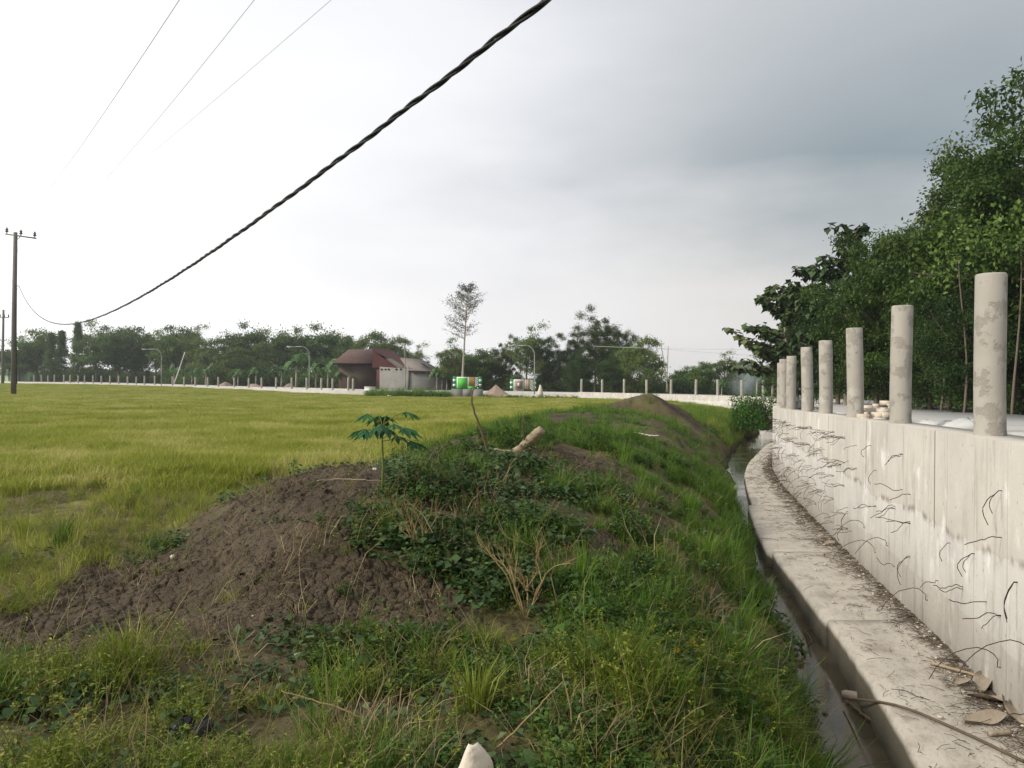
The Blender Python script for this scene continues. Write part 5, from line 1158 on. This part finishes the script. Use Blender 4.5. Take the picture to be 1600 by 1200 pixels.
b = hit(555, 762); stick('dead_branch', [b+(-.30, 0, .05), b+(-.1, .02, .06), b+(.12, 0, .055), b+(.3, .05, .04)], [.004, .006, .004], 'dryleaf', 'thin pale dead branch lying along the crest of the first mound', 'branch', 5, .002)
b = hit(250, 1000); stick('straw_stalk', [np.array(pt(238, 1035, 3.9)), pt(262, 975, 3.9), pt(295, 920, 4.0)], [.004, .004, .002], 'straw', 'long yellow stalk leaning over the cracked clay at lower left', 'stalk', 5) if False else None
for q0, q1, q2, lb in (((232, 1040), (262, 975), (300, 915), 'long yellow stalk leaning right over the cracked clay at lower left'), ((0, 1098), (45, 1078), (92, 1056), 'yellow stalk lying at the left edge below the cracked clay'), ((225, 1195), (226, 1130), (232, 1085), 'upright dry stalk between the black stone and the left edge'), ((600, 1140), (530, 1110), (440, 1080), 'crossing dry stalk lying in the front weeds left of centre'), ((897, 1180), (892, 1110), (878, 1052), 'upright dry stalk at the bottom right of the bank'), ((760, 1185), (820, 1130), (878, 1065), 'long dry stalk slanting through the front weeds near the pale scrap')):
    D0 = hit(*q0)[1] if q0[0] > 5 else hit(5, q0[1])[1]; stick('dry_stalk', [pt(*q0, D0), np.array(pt(*q1, D0))+(0, .02, 0), pt(*q2, D0+.03)], [.0042, .0038, .002], 'twig', lb, 'stalk', 5, .0012)
mb = MB()
for k in range(16): a = rng.normal()*.06; x_ = rng.uniform(-.03, .03); mb.tube([(x_+.07, -.08, .0), (x_*.7, 0, .045+rng.uniform(0, .02)), (x_*1.5-.06+a, .10, .06+rng.uniform(0, .03))], [.003, .004, .0015], 4)
o = mb.build('straw_bundle', M['dryleaf']); o.location = hit(955, 1170)+(0, 0, .015); tag(o, 'small bundle of pale flattened straw at the bottom edge of the bank', 'straw bundle')
# stones
def stone(px, py, r, mat, label, name='pebble', sq=.7, q=None):
    b_ = hit(px, py) if q is None else q; n, m_ = 14, 9; V = []
    ph = rng.uniform(0, 9)
    for i in range(m_):
        for j in range(n):
            a, c_ = j/n*6.283, (i/(m_-1)-.5)*math.pi; k = 1+.35*(float(vnoise(np.array(math.cos(a)*1.5+ph), np.array(math.sin(a)*1.5+c_*1.3), 2))-.5)*2
            V.append((r*k*math.cos(c_)*math.cos(a), r*.8*k*math.cos(c_)*math.sin(a), r*sq*k*math.sin(c_)))
    i = np.arange(m_-1)[:, None]*n; j = np.arange(n)[None]; kk = (j+1) % n
    o = mesh_np(name, V, np.stack([i+j, i+kk, i+n+kk, i+n+j], -1).reshape(-1, 4), M[mat], smooth=mat != 'coal'); o.location = b_+np.array([0, 0, r*sq*.6]); o.rotation_euler = (0, 0, ph)
    return tag(o, label, 'stone')
stone(285, 1155, .062, 'coal', 'black charred lump in the front weeds at lower left', 'charred_lump', .8); stone(316, 1152, .05, 'coal', 'smaller black lump touching the right side of the charred lump', 'charred_lump', .8)
for px, py, r, lb in ((466, 1028, .020, 'white pebble among stalks below the first mound'), (270, 873, .022, 'white pebble at the left foot of the first mound'), (668, 1112, .009, 'tiny white pebble in the weeds below the mound'), (395, 965, .008, 'tiny pale pebble on the cracked clay'), (585, 735, .02, 'small pale stone on the crest of the first mound near the sapling'), (660, 732, .02, 'small pale stone right of the sapling'), (850, 845, .012, 'small white stone among the dark creepers'), (742, 790, .012, 'white speck of stone on the upper part of the bank')): stone(px, py, r, 'stone', lb)
# torn pale scrap at the bottom edge
b = np.array(pt(742, 1196, 2.55)); V = []; n = 12
for i in range(7):
    f = i/6
    for j in range(n):
        a = j/n*6.283; r = .062*(1-f**2.2*.72)*(1+.10*math.sin(3*a+2*f)); V.append((r*math.cos(a)-.012*f+.01*math.sin(4*f), r*.55*math.sin(a), -.06+.135*f+.010*math.sin(2*a+1)*f))
i = np.arange(6)[:, None]*n; j = np.arange(n)[None]; k = (j+1) % n
o = mesh_np('husk_scrap', V, [np.stack([i+j, i+k, i+n+k, i+n+j], -1).reshape(-1, 4), (6*n+np.arange(n))[None]], M['scrap'], smooth=True); o.location = b; o.rotation_euler = (R(12), R(6), .3); tag(o, 'pale torn husk-like scrap sticking up at the bottom edge', 'scrap')
# yellow flower
def flower(px, py, r, label):
    b_ = hit(px, py+14); e_ = empty('yellow_flower', tuple(b_), 0, label, 'flower'); h_ = .09; mb = MB(); mb.tube([(0, 0, -.01), (.004, 0, h_*.5), (0, 0, h_)], [.0018]*3, 4); mb.build('stem', M['stem_g'], e_)
    mb = MB(); a = np.arange(8)/8*6.283; d = np.c_[np.cos(a), np.sin(a)*.7-.25, np.sin(a)*.6+.12]; mb.leaves(np.array([0, 0, h_])+d*r*.55, d, np.tile([0, -.8, .6], (8, 1)), r, r*.38, .5); mb.build('petals', M['yellow'], e_)
flower(1080, 1020, .036, 'yellow flower with open petals at the right of the front weeds'); flower(1056, 1030, .022, 'smaller yellow flower just left of the open one')
# tall clump of grass
for px, py, n, h_, lb in ((1045, 1125, 90, .42, 'tall clump of green grass below the yellow flower'), (95, 855, 70, .34, 'bright green grass clump at the left edge of the field'), (1095, 880, 160, .42, 'large clump of long bright grass on the ditch side of the bank'), (1075, 800, 120, .36, 'second large clump of long grass farther up the ditch side'), (180, 1060, 90, .34, 'yellow-green grass clump in the front of the cracked clay'), (205, 1040, 60, .30, 'smaller yellow-green grass clump beside the leaning yellow stalk'), (740, 1110, 90, .28, 'fine yellow-green grass clump above the pale scrap')):
    mb = MB(); a = rnd(n, 0, 6.28); r_ = .07*rnd(n, 0, 1)*(1.8 if n > 100 else 1); B = np.c_[r_*np.cos(a), r_*np.sin(a), np.full(n, -.02)]; mb.blades(B, rnd(n, h_*.5, h_), np.c_[np.cos(a), np.sin(a)]*rnd(n, .15, 1)[:, None]*.6, .007, rnd(n, .1, 1)); o = mb.build('grass_clump', M['grass_y' if 'yellow' in lb and 'below' not in lb else 'grass']); o.location = hit(px, py); tag(o, lb, 'grass clump')
# bush in front of the meeting of the walls
def bush(px, D, z, rx, h_, label, n=9500, leaf=.095):
    e_ = empty('leafy_bush', (bx(px, D), D, z), 0, label, 'bush'); mb = MB(); d = unit(n); d[:, 2] = np.abs(d[:, 2]); lob = 1+.22*np.sin(3*np.arctan2(d[:, 1], d[:, 0])+1)+.15*np.sin(6*d[:, 2]+2*d[:, 0]*3)
    c_ = d*(rnd(n, .2, 1)**.5*lob)[:, None]*np.array([rx, rx, h_]); s = leaf*rnd(n, .6, 1.4); mb.leaves(c_, unit(n)+np.array([0, 0, -.2]), unit(n)*.7+np.array([0, 0, 1.]), s, s*.55, np.clip(rnd(n, 0, .7)+.3*(fbm(c_[:, 0]*3+9, c_[:, 2]*3+9, 2, 3)), 0, 1)); mb.build('foliage', M['bush'], e_)
    mb = MB(); 
    for a in np.arange(6): mb.tube([(0, 0, -.1), (math.cos(a)*rx*.3, math.sin(a)*rx*.3, h_*.4), (math.cos(a)*rx*.6, math.sin(a)*rx*.6, h_*.75)], [.03, .02, .008], 5)
    mb.build('stems', M['bark'], e_)
bush(1176, 33, -1.85, 1.15, 1.45, 'round bright green bush in front of where the two walls meet')
bush(878, 34, -1.5, .0001+.5, .45, 'small dark bush at the near end of the far wall', 900, .10) if False else None
# litter on the footing
tw = MB(); tw.tube([(-.04, 0, 0), (0, .006, .004), (.045, -.004, 0)], [.0018]*3, 4); T1 = tw.build('twig', M['litter'], link=False)
tw = MB(); tw.tube([(-.02, 0, 0), (.02, .004, .002)], [.0022]*2, 4); T2 = tw.build('twig', M['dryleaf'], link=False)
tw = MB(); tw.leaves([(0, 0, .002)], np.array([[1., 0, 0.1]]), np.array([[0, .2, 1.]]), .03, .014, .5); T3 = tw.build('leaf', M['litter'], link=False)
tw = MB(); tw.box((0, 0, .003), (.022, .016, .010), .4); T4 = tw.build('crumb', M['rubble'], link=False)
tw = MB(); tw.tube([(-.09, 0, 0), (-.03, .014, .01), (.03, -.010, .006), (.10, .01, .0)], [.0016]*4, 4); T5 = tw.build('twig', M['rust'], link=False)
n = 15000; y = rng.uniform(26**-.2, 2.4**-.2, n)**-5.; f = np.where(rnd(n, 0, 1) < .55, rng.exponential(.13, n), rnd(n, 0, 1)); f = f+.0; xe = xledge(y)+.05; xw = wall_x(y)-.17; x = xw-f*(xw-xe); k = (x > xe)&(rng.uniform(size=n) < (.25+1.1*fbm(x*2.2, y*2.2, 3, 8)**1.3)*(.18+.82*(f < .4))*(1+.8*sstep(y, 8, 16))); x, y = x[k], y[k]; n = len(x); s = rnd(n, .5, 1.25)*(1+np.clip(y-6, 0, 20)*.04)
scatter('ledge_litter', 'brown twigs, leaves and crumbs strewn on the footing, thickest along the wall', 'litter', np.c_[x, y, zl(y)+.008], [T1, T2, T3, T4, T5], np.c_[rng.normal(size=(n, 2))*.12, rnd(n, 0, 6.28)], np.c_[s, s, s], rng.choice(5, n, p=[.40, .24, .25, .025, .085]))
y = rng.uniform(4, 20, 2600); i_ = np.array([np.abs(WP[:ifar, 1]-v).argmin() for v in y]); o_ = rng.uniform(.25, 1.9, 2600); x = WP[i_, 0]+o_; s = rnd(2600, .5, 2.6)
zf = np.array([zr((a, b)) for a, b in zip(x, y)])-.20
scatter('shoulder_debris', 'crumbs of mortar and small stones on the fill behind the wall', 'debris', np.c_[x, y, zf], [T4, T1, T4], np.c_[rng.normal(size=(2600, 2))*.2, rnd(2600, 0, 6)], np.c_[s, s, s], rng.integers(0, 3, 2600))
# crumpled dry leaves and sticks in the corner
def crumple(px, py, L, W, rz, label, seed):
    r_ = np.random.default_rng(seed); nu, nv = 16, 7; V = []
    for i in range(nu):
        f = i/(nu-1); w_ = W*(math.sin(f*2.9+.15))**.6
        for j in range(nv):
            g = j/(nv-1)-.5; V.append((L*(f-.5), w_*g, .015+.35*W*(.5+.5*math.sin(f*4+seed+g*3))*(.4+g*g*3)+.06*W*math.sin(g*14+f*9)+.10*L*math.sin(f*3)*(seed % 2)))
    i = np.arange(nu-1)[:, None]*nv; j = np.arange(nv-1)[None]; Q = np.stack([i+j, i+nv+j, i+nv+j+1, i+j+1], -1).reshape(-1, 4)
    o = mesh_np('dry_leaf', V, Q, M['dryleaf'], smooth=True); o.location = onledge(px, py, .005); o.rotation_euler = (.1, -.1, rz); return tag(o, label, 'dry leaf', 'big curled dry leaves on the footing')
crumple(1535, 1072, .30, .12, .9, 'topmost curled dry leaf against the wall on the footing', 1); crumple(1560, 1098, .34, .14, -.5, 'broad curled dry leaf in the middle of the pile by the wall', 2); crumple(1585, 1120, .26, .14, 1.4, 'curled dry leaf at the right edge of the picture by the wall', 3); crumple(1540, 1128, .28, .09, .1, 'flat streaky dry leaf at the front of the pile by the wall', 4); crumple(1505, 1068, .16, .06, .3, 'small curled dry leaf at the left of the pile by the wall', 6)
crumple(1298, 851, .20, .06, .2, 'lone small dry leaf lying farther up the footing', 5)
stick('wood_strip', [onledge(1455, 1036, .012), onledge(1528, 1056, .02)], [.014, .012], 'log', 'short pale wooden strip lying on the footing left of the dry leaves', 'stick', 5)
stick('wood_strip', [onledge(1545, 1146, .012), onledge(1580, 1144, .015)], [.018, .016], 'dryleaf', 'stubby piece of wood in front of the dry leaf pile', 'stick', 6)
stick('long_cane', [onz(1318, 1090, WATER_Z+.05), np.array(onledge(1400, 1102, .03)), np.array(onledge(1500, 1142, .02)), np.array(onledge(1600, 1190, .012))], [.007, .008, .009, .009], 'litter', 'long thin cane lying from the ditch across the footing', 'cane', 6)
stick('sunk_branch', [onz(1322, 1096, WATER_Z+.012), onz(1360, 1125, WATER_Z+.02), onz(1412, 1172, WATER_Z+.01)], [.010, .013, .008], 'stick', 'dark branch lying in the ditch water below the cane', 'branch', 6, .003)
stick('sunk_branch', [onz(1258, 985, WATER_Z+.02), onz(1268, 1000, WATER_Z+.08), onz(1262, 1012, WATER_Z+.01)], [.007, .006, .004], 'stick', 'small dark twig poking out of the ditch water by the grass', 'branch', 5, .002)
mb = MB(); mb.tube([(-.085, 0, 0), (-.06, .004, .004), (.02, 0, .006), (.08, -.004, 0), (.088, 0, -.004)], [.022, .030, .032, .028, .018], 9); o = mb.build('floating_wood', M['dryleaf']); o.location = onz(1335, 1088, WATER_Z+.02); o.rotation_euler = (0, 0, -.5); tag(o, 'pale chunk of wood floating in the ditch beside the cane', 'wood chunk')
# things on the fill behind the wall
mb = MB()
for k in range(150):
    D = rng.uniform(9.5, 12.5); b_ = 1343+rng.uniform(0, 60); x_ = bx(b_, D); s = rng.uniform(.03, .12); mb.box((x_, D, float(zt(D))-.12+.11*abs(rng.normal())), (s*1.4, s, s*.7), rng.uniform(0, 3), .5)
o = mb.build('rubble', M['rubble']); tag(o, 'low pile of pale rubble behind the wall between the third and second nearest posts', 'rubble', kind='stuff')
def sack(b_, D, L, label, seed):
    n, m_ = 20, 11; V = []
    for i in range(m_):
        c_ = (i/(m_-1)-.5)*math.pi
        for j in range(n):
            a = j/n*6.283; k = 1+.45*(float(fbm(np.array(math.cos(a)*2+seed), np.array(math.sin(a)*2+c_*2), 3, seed))-.5)*2; V.append((L*k*math.cos(c_)*math.cos(a), L*.6*k*math.cos(c_)*math.sin(a), L*.48*k*math.sin(c_)))
    i = np.arange(m_-1)[:, None]*n; j = np.arange(n)[None]; kk = (j+1) % n; x_ = bx(b_, D)
    o = mesh_np('crumpled_sack', V, np.stack([i+j, i+kk, i+n+kk, i+n+j], -1).reshape(-1, 4), M['sackcloth'], smooth=True); o.location = (x_, D, float(zt(D))-.06); o.rotation_euler = (0, 0, seed); tag(o, label, 'sack', 'crumpled sacks behind the wall')
sack(1512, 7.9, .22, 'whitest crumpled sack just left of the nearest post', 3); sack(1478, 8.3, .16, 'greyer crumpled sack left of the whitest one', 5); sack(1450, 8.8, .14, 'small crumpled sack just right of the second nearest post', 8)
# faint smoke beyond the far wall, and the hazy air
def volume(name, V, Q, dens, col, label, cat, aniso=.2, noise=None):
    o = mesh_np(name, V, [Q], None); m = bpy.data.materials.new(name); m.use_nodes = True; nt = m.node_tree; nt.nodes.clear(); out = N(nt, 'ShaderNodeOutputMaterial'); v = N(nt, 'ShaderNodeVolumePrincipled'); v.inputs['Color'].default_value = (*col, 1); v.inputs['Density'].default_value = dens; v.inputs['Anisotropy'].default_value = aniso
    if noise:
        t_ = N(nt, 'ShaderNodeTexCoord'); g_ = N(nt, 'ShaderNodeTexGradient', gradient_type='QUADRATIC_SPHERE'); nt.links.new(t_.outputs['Object'], g_.inputs[0]); n_ = N(nt, 'ShaderNodeTexNoise', Scale=1.8, Detail=3.); nt.links.new(t_.outputs['Object'], n_.inputs['Vector'])
        nt.links.new(math_(nt, 'MULTIPLY', math_(nt, 'MULTIPLY', g_.outputs['Fac'], maprange(nt, n_.outputs['Fac'], .35, .65)), dens), v.inputs['Density'])
    nt.links.new(v.outputs[0], out.inputs['Volume']); o.data.materials.append(m); tag(o, label, cat, None, 'stuff'); return o
BQ = [(3, 2, 1, 0), (4, 5, 6, 7), (0, 1, 5, 4), (1, 2, 6, 5), (2, 3, 7, 6), (3, 0, 4, 7)]
def boxv(x0, x1, y0, y1, z0, z1): return [(x0, y0, z0), (x1, y0, z0), (x1, y1, z0), (x0, y1, z0), (x0, y0, z1), (x1, y0, z1), (x1, y1, z1), (x0, y1, z1)]
s_ = volume('smoke', boxv(-1, 1, -1, 1, -1, 1), BQ, .9, (.75, .82, .92), 'thin bluish smoke drifting up in front of the trees beyond the far wall', 'smoke', .1, True)
s_.location = (bx(1166, 72), 72, .35); s_.scale = (2.2, 1.6, 2.6)
volume('haze', boxv(-2600, 2600, -2600, 2600, -4.5, 26), BQ, HAZE, (.88, .93, 1.), 'thin pale haze in the air over the whole field', 'haze', .3)
